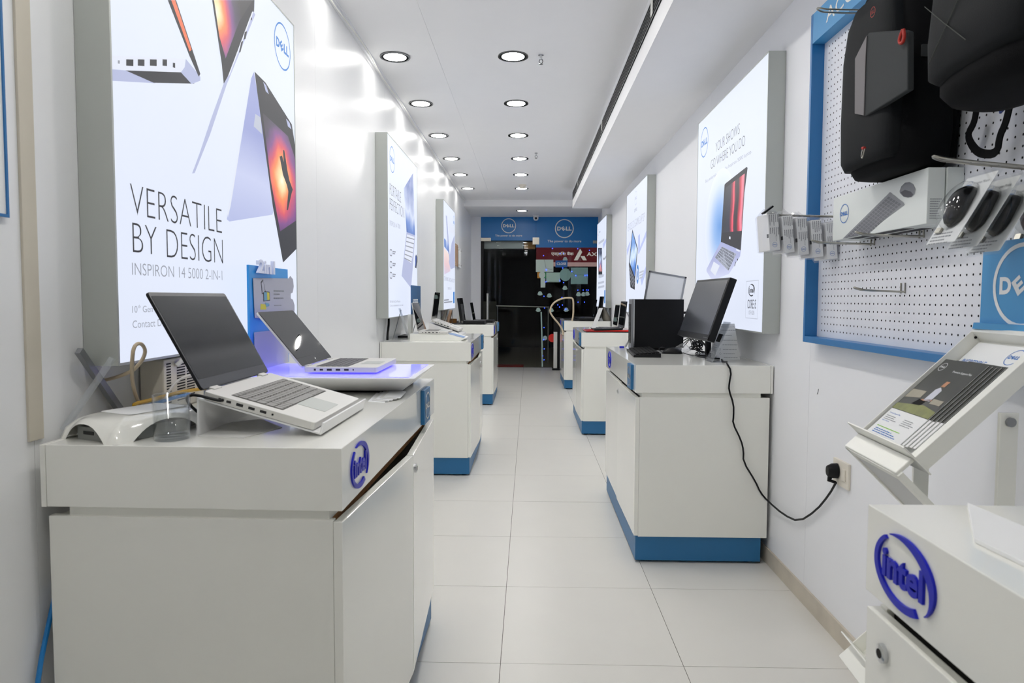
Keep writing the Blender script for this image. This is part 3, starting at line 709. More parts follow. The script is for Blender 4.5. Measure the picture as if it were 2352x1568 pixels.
c2 = LB(1, 6.0, 7.24, 1.06, ZB1+.015, 'tall light box with gaming laptop poster and blue shard pattern'); c2.tf(7.13, 1240, 420)
c2.dell((1572, 248), (1574, 130), (1570, 366), 'ink_soft')
c2.text('GAMING', (1546, 440), (1590, 396), (1590, 450), 'ink_grey'); c2.tf(2.903, 1240, 380)
c2.text('NEW DELL G3 15 GAMING LAPTOP', (586, 390), (698, 312), (698, 366), 'ink_grey', off=-.02)
sh = mat('ink_shard', '#b8c3ee', emit=G)
c2.poly([(655, 470), (668, 455), (668, 545), (712, 430), (712, 470), (660, 590), (655, 585)], sh); c2.poly([(580, 560), (604, 500), (604, 520), (584, 600)], sh); c2.poly([(672, 760), (712, 660), (712, 700), (680, 800)], sh)
c2.poly([(617, 425), (653, 553), (634, 770), (594, 655)], 'ink_navy')
c2.poly([(618, 442), (649, 556), (632, 740), (599, 645)], ramp_emit('ice_screen', [(0, '#1f3f9a'), (.4, '#5f95e6'), (.65, '#dff0fc'), (1, '#6b9be0')], 'Z', 1.35, 1.75, noise=.9, nscale=7, strength=G))
c2.poly([(594, 655), (636, 752), (633, 828), (604, 812)], 'ink_navy')
c2.lines([((598, 680), (632, 765)), ((600, 705), (631, 785)), ((602, 735), (630, 805)), ((603, 765), (622, 812))], .012, 'ink_grey')
a = c2.fr.at(*c2.T((652, 725))); c2.poly(ell(.07, .09, 24, *a), 'ink_blue', 'printed_badge', True); c2.poly(ell(.045, .055, 24, *a), 'ink_pale', 'printed_badge', True); c2.poly(ell(.02, .035, 16, *a), 'ink_blue', 'printed_badge', True)
c2.lines([((664, 715), (693, 702)), ((664, 735), (690, 722)), ((664, 752), (688, 742))], .015, 'ink_soft')
c3 = LB(1, 9.11, 10.34, 1.08, ZB1+.05, 'tall light box with dark tablet-like laptop picture, next to the glass front'); c3.tf(7.13, 1240, 420)
a, r = c3.dell((955, 850), (957, 740), (953, 930), 'ink_soft')
c3.lines([((968, 810), (992, 795)), ((962, 985), (1055, 920)), ((962, 1000), (1055, 937))], .02, 'ink_soft')
c3.poly([(953, 1065), (1018, 1065), (1022, 1500), (960, 1500)], 'ink_navy')
c3.poly([(962, 1085), (1012, 1085), (1014, 1450), (966, 1450)], ramp_emit('dusk_screen', [(0, '#1d1b2e'), (.3, '#5a3550'), (.5, '#e79a9a'), (.62, '#8a7fb4'), (.8, '#c3d4ee'), (1, '#2a3152')], 'Z', 1.42, 1.85, noise=.5, nscale=5, strength=G))
c3.poly([(960, 1500), (1055, 1495), (1040, 1540), (965, 1560)], 'ink_soft'); c3.lines([((1035, 1255), (1055, 1230)), ((1055, 1230), (1060, 1250)), ((1060, 1250), (1090, 1190))], .025, 'ink_grey')
c3.poly([(1030, 1000), (1092, 900), (1092, 950), (1040, 1080)], sh)
c3.tf(9.22, 1220, 570); c3.lines([((1420, 740), (1545, 710)), ((1420, 832), (1548, 800))], .03, 'ink_soft'); c3.poly([(1550, 890), (1572, 885), (1568, 1160), (1546, 1165)], 'ink_blue')
# ------------------------------------------------------------------ display counters
CT = .905
def counter(front_x, yc, side, label, doors=(0, 0), plate=.06, logo=.12, lock='r', skew=0, L=1.17, D=.61):
    rz = R_(-90) if side > 0 else R_(90)
    t = thing('display_counter', (front_x, yc, 0), label, 'counter', 'white display counters along the walls', (0, 0, rz+R_(skew)))
    h = L/2
    MB().box(-h, h, 0, D-.012, .780, CT).obj('top_box', 'white_gloss', t, True, bevel=.0012)
    MB().box(-h, h, D-.0108, D, .779, CT).obj('edge_strip', 'white_gloss', t, True, bevel=.001)
    MB().box(-h+.012, h-.012, .03, D-.05, .757, .781).obj('neck', 'white_satin', t, True)
    for s in (-1, 1):
        a, b = sorted((s*(h-.004), s*(h-.022))); MB().box(a, b, .020, D-.012, .124, .760).obj('side_panel', 'white_satin', t, True, bevel=.001)
    MB().box(-h+.023, h-.023, D-.04, D-.022, .124, .757).obj('back_panel', 'white_satin', t, True)
    MB().box(-h+.023, h-.023, .022, D-.042, .124, .142).obj('bottom_panel', 'white_satin', t, True)
    MB().box(-h+.023, h-.023, .030, .30, .735, .756).obj('inner_shelf', 'particle_board' if side < 0 else 'dark_gap', t, True)  # right-hand shelves near black: shade of the door gap put into the colour
    MB().box(-.009, .009, .10, D-.042, .143, .734).obj('divider', 'particle_board', t, True)
    MB().box(-h+.014, h-.014, .010, D-.035, .012, .1235).obj('base', 'counter_blue', t, True)
    for x in (-h+.06, h-.06):
        for y in (.05, D-.09): MB().lathe([(.02, 0), (.02, .012)], (x, y, 0), 12).obj('foot', 'black_plastic', t, True)
    dw = h-.0055
    for k, s in enumerate((-1, 1)):
        d_ = bpy.data.objects.new('door', None); ang = doors[k]
        x0, x1 = (0, dw) if s < 0 else (-dw, 0)
        o = MB().box(x0, x1, -.0185, 0, .128, .757).obj('door', 'white_gloss', t, True, bevel=.0012)
        o.location = (s*(h-.004), .0195, 0); o.rotation_euler = (0, 0, -s*R_(ang)*-1 if False else (R_(-ang) if s < 0 else R_(ang)))
        bpy.data.objects.remove(d_)
        if lock == 'both' or (lock == 'r' and s > 0) or (lock == 'l' and s < 0):
            lx = (x1-.03) if (s < 0) else (x0+.03)
            if lock == 'l': lx = x0+.05
            MB().lathe([(.013, 0), (.013, .006), (.009, .007)], (lx, -.0185, .712), 16, axis=(0, -1, 0)).obj('lock', 'chrome', o, True, smooth=True)
            MB().lathe([(.007, .0065), (.0065, .0075)], (lx, -.0185, .712), 12, axis=(0, -1, 0)).obj('keyhole', 'dark_gap', o, True)
    f = Frame((0, 0, 0), (1, 0, 0), (0, 0, 1))
    m = MB(); intel(m, Frame((-h+logo+.07, 0, .842), (1, 0, 0), (0, 0, 1)), .142, .098, h=0, thick=.004); m.obj('oval_logo', 'logo_blue', t, True)
    p0 = h-plate-.112
    pl = MB().box(p0, p0+.112, -.0135, 0, .786, .899).obj('logo_plate', 'counter_blue', t, True, bevel=.001)
    m = MB(); dell(m, Frame((p0+.056, -.0136, .8425), (1, 0, 0), (0, 0, 1)), .045, h=.0004, thick=.001, ringw=.1); m.obj('plate_emblem', 'chrome', pl, True)
    return t
counter(-.356, 1.90, -1, 'white display counter with doors ajar, under the VERSATILE BY DESIGN light box', (3.2, 3.2), plate=.17, logo=.06, skew=-.9)
counter(-.386, 5.126, -1, 'white display counter with two silver laptops, under the PORTABLE PERFECTION light box', (2.2, 2.2), logo=.06)
counter(-.392, 8.20, -1, 'white display counter carrying black laptops and small photo frames, nearest the glass door', (1.2, 1.2), logo=.06)
counter(.492, .40, 1, 'white display counter with large blue oval logo and round lock, beside the brochure stand', (0, 1), plate=.06, logo=.03, lock='l')
counter(.480, 3.637, 1, 'white display counter with desktop computer on top, beside the wall socket', (0, .4), plate=.06, logo=.12)
counter(.462, 6.552, 1, 'white display counter with a red laptop on top', (.8, .8), plate=.06, logo=.12)
counter(.468, 9.60, 1, 'white display counter holding black laptops and a curved tube, beside the glass pane', (.5, .5), plate=.06, logo=.12)

# ------------------------------------------------------------------ laptops
KEYM = {}
def key_mesh(wd, dp, m, thick=.0012):
    k = (round(wd, 4), round(dp, 4), m)
    if k not in KEYM:
        o = MB().prism(rrect(wd, dp, min(wd, dp)*.15, 1), Frame((0, 0, 0), (1, 0, 0), (0, 1, 0)), 0, thick).obj('key', m, None, True); KEYM[k] = o.data; bpy.data.objects.remove(o)
    return KEYM[k]
def laptop(pos, yaw, pitch, lid, w, d, l, label, body='laptop_silver', lidm='lid_dark', scr='screen_off', bezel='lid_dark', keym='key_grey', gapm='key_gap', t=.017, lt=.006, full=True, cols=15, kx=.86, grp=None, ports=True, lid_edge=None, chin=.022, mb_=.006, tb=.010, hinges=True, logo=False, kz=(.16, .60), pad=.30):
    o = thing('laptop', pos, label, 'laptop', grp, (R_(pitch), 0, R_(yaw)))
    top = Frame((0, 0, 0), (1, 0, 0), (0, 1, 0))
    MB().prism(rrect(w, d, .008, 3, 0, -d/2), top, -t, 0).obj('base', body, o, True, bevel=.0015)
    k0, k1 = -d*kz[0], -d*kz[1]; kw = w*kx
    kb = MB().prism(rrect(kw+.004, (k0-k1)+.004, .003, 2, 0, (k0+k1)/2), top, 0, .0003).obj('keyboard', gapm, o, True)
    rows = 6; rh = (k0-k1)/(rows-.4)
    m = MB()
    y = k0
    for r in range(rows):
        hgt = rh*.6 if r == 0 else rh; x = -kw/2; cw = kw/cols
        if r == 5: ws = [1, 1, 1, 1, cols-9, 1, 1, 1, 1, 1]
        elif r == 0: ws = [1]*cols
        else: ws = [[1]*(cols-1)+[1], [1.4]+[1]*(cols-2)+[.6], [1.6]+[1]*(cols-3)+[1.4-1+1], [2.0]+[1]*(cols-4)+[2.0]][(r-1) % 4]
        sc = cols/sum(ws)
        for q in ws:
            kwid = q*sc*cw
            cx, cy = x+kwid/2, y-hgt/2
            if full:
                ko = bpy.data.objects.new('key', key_mesh(kwid-.0022, hgt-.0022, keym)); col.objects.link(ko); ko.parent = kb; ko.location = (cx, cy, .0003)
            else: m.prism([(cx-kwid*.44, cy-hgt*.44), (cx+kwid*.44, cy-hgt*.44), (cx+kwid*.44, cy+hgt*.44), (cx-kwid*.44, cy+hgt*.44)], top, .0008)
            x += kwid
        y -= hgt
    if not full: m.obj('keys', keym, o, True)
    MB().prism(rrect(w*pad, d*.27, .003, 2, -w*.03, -d*.80), top, .0002, .0005).obj('touchpad', 'light_box_alu' if body == 'laptop_silver' else gapm, o, True)
    a = R_(lid); ld = Vector((0, -math.cos(a), math.sin(a))); fr = Frame((0, .004, .001), (1, 0, 0), ld)
    li = MB().prism(rrect(w, l, .008, 3, 0, l/2), fr, -lt, 0).obj('lid', lid_edge or lidm, o, True, bevel=.001)
    MB().prism(rrect(w-.002, l-.002, .008, 3, 0, l/2), fr, 0, .0006).obj('bezel', bezel, li, True)
    MB().prism(rrect(w-2*mb_, l-chin-tb, .002, 2, 0, chin+(l-chin-tb)/2), fr, .0006, .001).obj('screen', scr, li, True)
    if logo:
        m = MB(); dell(m, fr.sub(0, chin*.5), .006, h=.0008); m.obj('lid_emblem', 'chrome', li, True)
    if hinges:
        for s in (-1, 1): MB().box(s*w*.36-.018, s*w*.36+.018, -.008, .007, -.004, .0028).obj('hinge', body, o, True, bevel=.001)
    if ports:
        py = -d*.14
        for pw, ph in ((.006, .006), (.010, .005), (.015, .006), (.014, .0055), (.014, .0055), (.004, .004)):
            MB().box(-w/2-.0004, -w/2+.003, py-pw, py, -t*.30-ph/2-.003, -t*.30+ph/2-.003).obj('port', 'port_black', o, True); py -= pw+.012
    return o
laptop((-.6891, 1.6101, 1.0008), 89.2, 15.5, 134.5, .36, .2484, .2376, 'silver laptop with matte dark screen propped on a white sloping stand', cols=18, lid_edge='black_plastic', bezel='lid_dark', chin=.024, kz=(.20, .66), kx=.84)
laptop((-.6894, 2.2262, .9880), 90.4, 0.0, 129.4, .322, .2254, .2157, 'silver convertible laptop with glossy black screen on the blue-lit tray', cols=14, scr='screen_gloss', bezel='screen_gloss', lid_edge='laptop_silver', keym='key_dark', gapm='key_grey', chin=.03, logo=True, kz=(.14, .58), t=.0165)

# ------------------------------------------------------------------ things on the first counter
# sloping stand under the first laptop
st = thing('laptop_stand', (-.56, 1.61, CT), 'white bent acrylic stand holding up the matte-screen laptop', 'stand')
lp = Matrix.Translation((-.6891, 1.6101, 1.0008)) @ Euler((R_(15.5), 0, R_(89.2))).to_matrix().to_4x4()
MB().box(-.178, .178, -.262, .012, -.0225, -.0180, lp).obj('sloping_sheet', 'white_plastic', st, bevel=.001)
MB().box(-.178, .178, -.266, -.262, -.0225, .004, lp).obj('front_lip', 'white_plastic', st, bevel=.001)
bk = lp @ Vector((0, .010, -.02))
MB().box(bk.x-.004, bk.x, 1.432, 1.788, CT, bk.z).obj('back_support', 'white_plastic', st)
# flared tray with lit top
tr = thing('display_tray', (-.62, 2.2, CT), 'white flared display tray with a violet-blue glowing top', 'tray')
def rect4(x0, x1, y0, y1, z): return [Vector((x0, y0, z)), Vector((x1, y0, z)), Vector((x1, y1, z)), Vector((x0, y1, z))]
MB().loft([rect4(-.90, -.392, 2.10, 2.36, CT+.007), rect4(-.95, -.335, 1.975, 2.40, .962), rect4(-.95, -.332, 1.972, 2.403, .9655)]).obj('shell', 'white_plastic', tr, bevel=.002)
MB().box(-.89, -.40, 2.11, 2.35, CT, CT+.008).obj('shadow_gap_plate', 'black_matte', tr)  # black plate added to draw the dark shadow gap under the tray
m_ = mat('lit_acrylic', '#d9dae2', rough=.05, spec=.5)
b_ = m_.node_tree.nodes['Principled BSDF']; b_.inputs['Emission Color'].default_value = (.06, .045, 1, 1); b_.inputs['Emission Strength'].default_value = .9
MB().box(-.93, -.352, 1.992, 2.385, .9656, .9672).obj('glowing_top', 'lit_acrylic', tr)
# backboard with the raised letters
bb = thing('topper_board', (-.87, 2.29, .9672), 'bright blue topper board with raised 2in1 letters and a grey printed sheet', 'sign')
fb = Frame((-.868, 0, 0), (0, 1, 0), (0, 0, 1)); A = fb.at
def z8(x, y): return (560+x/4.9, 580+y/4.9)
mat('topper_blue', '#2f9ae6', rough=.3)
u0 = A(*z8(62, 400))[0]; u1 = A(*z8(498, 400))[0]; zt = A(*z8(280, 162))[1]; zs = A(*z8(280, 285))[1]
MB().prism([(u0, .9672), (u1, .9672), (u1, zt), (u0, zt)], fb, -.008, 0).obj('backboard', 'topper_blue', bb, bevel=.001)
P = [z8(100, 285), z8(500, 290), z8(520, 262), z8(548, 300), z8(558, 380), z8(545, 450), z8(524, 460), z8(524, 515), z8(548, 530), z8(566, 590), z8(566, 640), z8(560, 760), z8(120, 735)]
fb2 = Frame((-.866, 0, 0), (0, 1, 0), (0, 0, 1)); P = [fb2.at(*p) for p in P]
mat('print_sheet', '#b4b6c2', rough=.6)
sh_ = MB().prism(P, fb2, .0005, .0015).obj('printed_sheet', 'print_sheet', bb)
fb3 = Frame((-.8643, 0, 0), (0, 1, 0), (0, 0, 1))
def pp(pts, m, name='printed_shape', f=fb3, par=sh_, h=0): return MB().prism([f.at(*z8(*p)) for p in pts], f, h, h+.0003).obj(name, m, par)
mat('print_sky', '#6fa4bd', rough=.6); mat('print_yellow', '#d8cf4a', rough=.6); mat('print_dark', '#55565e', rough=.6)
pp([(190, 330), (215, 300), (245, 440), (205, 470)], 'print_dark'); pp([(198, 345), (216, 318), (236, 430), (210, 455)], 'print_sheet', h=.0004)
pp([(215, 430), (290, 440), (295, 540), (220, 550)], 'print_dark'); pp([(225, 442), (283, 450), (287, 530), (228, 540)], 'print_sky', h=.0004); pp([(258, 446), (283, 450), (287, 530), (262, 533)], 'print_yellow', h=.0008)
pp([(190, 575), (255, 585), (250, 640), (185, 640)], 'print_yellow'); pp([(240, 560), (285, 575), (285, 600), (250, 610)], 'print_sky', h=.0004)
m = MB()
for k, (x1, y) in enumerate(((460, 440), (440, 475), (450, 520))):
    a = fb3.at(*z8(335, y)); c = fb3.at(*z8(x1, y-18)); bars(m, fb3, a[0], a[1], 1, c[0]-a[0], (c[1]-a[1])*.8, .01, h=.0002, seed=k)
a = fb3.at(*z8(340, 600)); bars(m, fb3, a[0], a[1], 1, .09, .003, .01, h=.0002, seed=9); m.obj('fine_print', 'print_grey', sh_)
m = MB(); f4 = Frame((-.865, 0, 0), (0, 1, 0), (0, 0, 1)); a = f4.at(*z8(130, 230)); c = f4.at(*z8(312, 98)); put_text(m, '2in1', f4, a[0], a[1], c[0], c[1], off=.03, h=.002, thick=.010)
mat('acrylic_letter', '#e7ebfb', rough=.2); m.obj('raised_letters', 'acrylic_letter', bb)
mat('sheet_acrylic', '#cbccd4', rough=.08, spec=.5)
MB().box(-.866, -.864, 2.13, 2.43, .9672, 1.09).obj('clear_lower_sheet', 'sheet_acrylic', bb)
# loose paper flyers
def flyer(px, z, m, label, k=0):
    f = Frame((0, 0, z), (1, 0, 0), (0, 1, 0)); P = [(PZ(*p, z).x, PZ(*p, z).y) for p in px]
    return tag(MB().prism(P, f, 0, .0009).obj('flyer', m), label, 'flyer')
mat('flyer_grey', '#d9d9d6', rough=.6, var=.1, vscale=25); mat('flyer_print', '#c9b9a8', rough=.6, var=.4, vscale=18)
flyer([(455, 1002), (560, 1006), (648, 982), (600, 962), (520, 972)], CT+.0002, 'flyer_grey', 'crumpled grey flyer lying under the sloping laptop stand')
for k in range(5):
    x, y = 845+k*9, 922-k*2.6
    flyer([(x, y), (x+38, y+3), (x+52, y-12), (x+20, y-20)], CT+.0002+k*.0014, 'flyer_grey' if k % 2 else 'white_paper', 'small printed slip fanned out beside the display tray')
for o in bpy.data.objects:
    if o.name.startswith('flyer') and 'slip' in o.get('label', ''): o['group'] = 'fanned slips on the first counter'
# low white four-footed device
dv = thing('card_reader_dock', (-.865, 1.44, CT), 'low white glossy four-footed device with grey arched sides', 'device')
def shell(nu, nv, wu, wv, top, edge):
    V = []; F = []
    for j in range(nv+1):
        for i in range(nu+1):
            u, v = -1+2*i/nu, -1+2*j/nv
            e = max(abs(u), abs(v)); c = min(abs(u), abs(v)); ze = edge*max(0, 1-(c/.66)**2.4)
            if e > .999: z = ze
            else: z = top*(1-e**5)+(ze+.006)*e**5
            rr = 1-.05*(c**6)
            V.append(Vector((u*wu*rr*(1.0 if e > .9 else .97), v*wv*rr, z)))
    for j in range(nv):
        for i in range(nu): a = j*(nu+1)+i; F.append((a, a+1, a+nu+2, a+nu+1))
    return V, F
V, F = shell(24, 24, .092, .125, .048, .036)
Md = Matrix.Translation((-.854, 1.470, CT)) @ Matrix.Rotation(R_(-24), 4, 'Z')
MB().add([Md @ p for p in V], F).obj('shell', 'white_gloss', dv, smooth='all', fixn=True)
mat('grey_plastic', '#868885', rough=.5)
MB().prism([(-.040, -.112), (.040, -.112), (.052, -.075), (.080, -.062), (.080, .062), (.052, .075), (.040, .112), (-.040, .112), (-.052, .075), (-.080, .062), (-.080, -.062), (-.052, -.075)], Frame(Md @ Vector((0, 0, 0)), Md.to_3x3() @ Vector((1, 0, 0)), Md.to_3x3() @ Vector((0, 1, 0))), .0005, .027).obj('core', 'grey_plastic', dv)
MB().box(-.02, .012, -.1135, -.1115, .012, .019, Md).obj('socket', 'port_black', dv)
MB().prism(rrect(.10, .14, .012, 3), Frame(Md @ Vector((0, .01, .0485)), Md.to_3x3() @ Vector((1, 0, 0)), Md.to_3x3() @ Vector((0, 1, 0))), 0, .0006).obj('printed_pad', 'white_paper', dv)
# crossed easel
ez = thing('plate_easel', (-.92, 1.42, CT), 'crossed grey and clear strips of a folding easel leaning by the wall', 'easel')
def strip(p, q, wd, th, m, par, name):
    p = Vector(p); q = Vector(q); q.z = max(q.z, CT+.010); d = (q-p).normalized(); s = Vector((0, 1, 0)); s = (s-d*s.dot(d)).normalized(); n = d.cross(s)
    V = []
    for a in (p, q):
        for (i, j) in ((-1, -1), (1, -1), (1, 1), (-1, 1)): V.append(a+s*wd/2*i+n*th/2*j)
    return MB().add(V, [(0, 1, 2, 3), (4, 7, 6, 5), (0, 4, 5, 1), (1, 5, 6, 2), (2, 6, 7, 3), (3, 7, 4, 0)]).obj(name, m, par)
strip(PX(181, 805, -.978), PX(285, 978, -.972), .016, .012, 'grey_metal', ez, 'grey_arm')
strip(PX(259, 822, -.905), PX(146, 987, -.992), .012, .010, 'acrylic', ez, 'clear_arm')
# tumbler
tb = thing('water_glass', (-.742, 1.392, CT), 'empty clear straight-sided drinking glass', 'glass')
MB().lathe([(.034, 0), (.0365, .092), (.0362, .0935), (.0345, .093), (.0325, .012), (.001, .010)], (0, 0, 0), 40).obj('tumbler', 'tumbler_glass', tb, True, smooth='all')
MB().lathe([(.033, .0005), (.033, .009)], (0, 0, 0), 40).obj('thick_base', 'acrylic', tb, True)
# white slotted network box
nb = thing('network_box', (-.955, 1.80, CT), 'small off-white network box with rows of vent slots against the wall', 'network box')
MB().box(-.995, -.932, 1.715, 1.93, CT, 1.040).obj('case', 'cream_plastic', nb, bevel=.004)
m = MB()
for c in range(3):
    for k in range(15): y = 1.728+c*.052; m.box(-.9325, -.9312, y, y+.042*(0.5 if c == 0 else 1), CT+.02+k*.0072, CT+.0232+k*.0072)
m.obj('vent_slots', 'dark_gap', nb)['kind'] = 'stuff'
MB().tube([(-.928, 1.77, 1.02), (-.905, 1.80, 1.050)], .006, 8).obj('antenna', 'white_plastic', nb)
def cable(name, m, pts, r, label, n=8, sm=2): return tag(MB().tube(pts, r, n, sm).obj(name, m, smooth=True), label, 'cable')
cable('beige_cable', 'beige_cable', [PX(272, 950, -.990), PX(266, 925, -.990), PX(252, 897, -.991), PX(224, 876, -.9915), PX(245, 872, -.985), PX(275, 864, -.945), PX(312, 848, -.90), PX(337, 810, -.88), PX(325, 786, -.88), PX(307, 793, -.88), PX(303, 830, -.88), PX(303, 870, -.90), PX(309, 900, -.925), PX(318, 924, -.945), PX(332, 940, -.950), PX(352, 948, -.950)], .0042, 'stiff beige cable rising in a loop behind the low white device')
z = CT+.006
cable('network_cable', 'yellow_cable', [PX(x, y, -.917) for x, y in ((472, 892), (430, 897), (390, 906), (345, 919), (312, 926), (306, 931), (314, 938), (335, 944), (362, 946))], .0045, 'yellow network cable coiled behind the drinking glass')
cable('network_cable', 'blue_cable', [PX(x, y, -.926 if x < 350 else -.908) for x, y in ((306, 947), (320, 938), (345, 929), (365, 924), (400, 913), (435, 905))], .0045, 'blue network cable beside the yellow coil')
cable('thin_cable', 'cream_plastic', [Vector((-.93, 1.86, .985)), PX(430, 862, -.90), PX(405, 875, -.88), PX(388, 898, -.86), PX(380, 915, -.86)], .003, 'thin cream lead plugged into the slotted network box')
cable('charger_lead', 'black_plastic', [lp @ Vector((-.180, -.045, -.008)), lp @ Vector((-.190, -.040, -.009)), lp @ Vector((-.190, .020, -.010)), Vector((-.735, 1.436, .982)), Vector((-.722, 1.455, .952)), Vector((-.7115, 1.50, .925)), Vector((-.7112, 1.57, CT+.006)), Vector((-.735, 1.66, CT+.005))], .0032, 'black charger lead leaving the matte-screen laptop')
bc = [PX(97, 1500, -.985), PX(90, 1545, -.985), PX(82, 1600, -.985)]
cable('floor_lead', 'blue_cable', [bc[0]+Vector((0, .05, .12)), bc[0], bc[1], bc[2], Vector((-.985, 1.22, .008))], .005, 'blue cable hanging down between the first counter and the wall')
# board edge on the wall beside the first counter
wb = thing('wall_board', (XL+.004, .9, 1.35), 'white board with thin blue border on the wall beside the first counter', 'board')
MB().box(XL, XL+.006, .45, 1.283, 1.353, 2.2).obj('panel', 'white_paper', wb)
MB().box(XL+.006, XL+.009, .45, 1.289, 1.350, 1.356).box(XL+.006, XL+.009, 1.284, 1.289, 1.356, 2.2).obj('border', 'frame_blue', wb)
# ------------------------------------------------------------------ second and third counters on the glossy wall
ZT = CT
pl = thing('display_plinth', (-.64, 4.83, ZT), 'low white plinth box under a silver laptop, with a blue slanted card', 'plinth')
MB().prism([(-.825, ZT), (-.470, ZT), (-.440, ZT+.016), (-.56, ZT+.047), (-.825, ZT+.047)], Frame((0, 4.715, 0), (1, 0, 0), (0, 0, 1)), -.26, 0).obj('body', 'white_satin', pl, bevel=.001)
f = Frame((-.56, 4.715, ZT+.0475), Vector((.12, 0, -.031)), (0, 1, 0))
mat('card_photo_blue', '#6f93c4', rough=.4, var=.35, vscale=14)
MB().prism([(.004, .01), (.112, .01), (.112, .17), (.004, .17)], f, .0005, .002).obj('blue_card', 'card_photo_blue', pl)
laptop((-.765, 4.86, ZT+.065), 90, 0, 101, .30, .205, .20, 'silver laptop with dark screen on the low white plinth', full=False, lid_edge='laptop_silver', scr='screen_gloss', bezel='black_gloss', keym='key_grey', ports=True)
laptop((-.735, 5.33, 1.035), 90, 19, 121-19, .31, .22, .21, 'silver laptop tilted on a white wedge behind the plinth laptop', full=False, lid_edge='laptop_silver', scr='screen_gloss', bezel='black_gloss', keym='laptop_silver')
wd = thing('laptop_wedge', (-.64, 5.33, ZT), 'white wedge stand tilting a silver laptop', 'stand')
MB().prism([(-.76, ZT), (-.505, ZT), (-.505, ZT+.022), (-.76, ZT+.108)], Frame((0, 5.17, 0), (1, 0, 0), (0, 0, 1)), -.32, 0).obj('body', 'white_plastic', wd, bevel=.001)
ts = thing('sign_post', (-.86, 4.95, ZT), 'small upright blue sign on a white post behind the plinth laptop', 'sign')
fq = Frame((-.845, 0, 0), (0, 1, 0), (0, 0, 1)); a = fq.at(945.5, 722); b = fq.at(966, 657)
MB().box(-.872, -.846, a[0]-.01, a[0]+.06, ZT, a[1]).obj('post', 'white_satin', ts)
mat('sign_photo', '#1f5f92', rough=.4, var=.25, vscale=10)
MB().prism([(a[0], a[1]), (b[0], a[1]), (b[0], b[1]), (a[0], b[1])], fq, -.006, 0).obj('panel', 'sign_photo', ts)
m = MB(); bars(m, fq, a[0]+.06, a[1]+.10, 5, b[0]-a[0]-.09, .010, .016, h=.0008, seed=3); m.obj('fine_print', 'white_paper', ts)
def easel_card(name, px, Xp, m, label, back=.05, legm='grey_metal', cat='photo frame'):
    t = thing(name, PX(*px[0], Xp)*1.0, label, cat); f = Frame((Xp, 0, 0), (0, 1, 0), (0, 0, 1)); t.location.z = ZT
    P = [f.at(*p) for p in px]; lo = min(p[1] for p in P); hi = max(p[1] for p in P)
    def ptf(a, b, h): return Vector((Xp-(b-lo)*.25+h, a, max(b, ZT+.0005)))
    n = len(P); V = [ptf(a, b, 0) for a, b in P]+[ptf(a, b, .006) for a, b in P]
    MB().add(V, [tuple(reversed(range(n))), tuple(range(n, 2*n))]+[(i, (i+1) % n, n+(i+1) % n, n+i) for i in range(n)]).obj('card', m, t)
    a0 = sum(p[0] for p in P)/n; MB().tube([(Xp-(hi-lo)*.2, a0, hi-.01), (Xp-(hi-lo)*.25-back, a0, ZT+.003)], .003, 6).obj('strut', legm, t)
    return t
mat('photo_skin', '#b8977c', rough=.5, var=.5, vscale=18); mat('photo_grey', '#8b857d', rough=.5, var=.4, vscale=18)
easel_card('photo_card', [(969, 757), (978, 757), (973, 712), (967, 714)], -.80, 'photo_skin', 'small photo card standing behind the plinth laptop lid')
easel_card('photo_card', [(933, 770), (938, 770), (934, 708), (931, 708)], -.862, 'acrylic', 'narrow clear card leaning on the wall beside the blue sign post')
cable('power_lead', 'black_plastic', [PX(893, 728, -.985), PX(893, 745, -.975), PX(890, 770, -.97), Vector((-.97, PX(890, 770, -.97).y, ZT+.006))], .008, 'thick black lead hanging behind the counter below the PORTABLE light box')
bx = PZ(905, 774, ZT)
tag(MB().box(-.975, -.86, 5.05, 5.32, ZT, ZT+.014).obj('flat_black_box', 'black_plastic', bevel=.002), 'flat black box on the counter behind the plinth, by the wall', 'box')
# third counter
laptop((-.74, 7.86, .945), 90, 0, 98, .36, .24, .26, 'black laptop with thick upright lid on the counter nearest the door', body='black_plastic', lidm='black_plastic', bezel='black_gloss', scr='screen_gloss', keym='key_dark', gapm='black_matte', full=False, ports=False, t=.03, lt=.03)
laptop((-.665, 8.42, .935), 90, 0, 100, .34, .24, .215, 'slim black laptop open behind the thick-lidded one', body='black_plastic', lidm='black_plastic', bezel='black_gloss', scr='screen_gloss', keym='key_dark', gapm='black_matte', full=False, ports=False)
tag(MB().box(-.60, -.44, 8.26, 8.60, .9053, .917).box(-.9, -.6, 8.26, 8.60, .9053, .917).obj('riser_mat', 'black_plastic', bevel=.001), 'thin black riser under the slim black laptop', 'riser')
tag(MB().box(-.90, -.49, 7.69, 8.03, .9053, .914).obj('riser_mat', 'black_plastic', bevel=.001), 'thin black riser under the thick-lidded black laptop', 'riser')
p = PY(1037, 736, 7.9); q = PY(1051, 727, 7.9)
tag(MB().box(p.x-.02, q.x-.02, 7.93, 8.02, ZT, ZT+.055).obj('wooden_block', 'wood_box', bevel=.003), 'small tan wooden block by the photo frames', 'block')
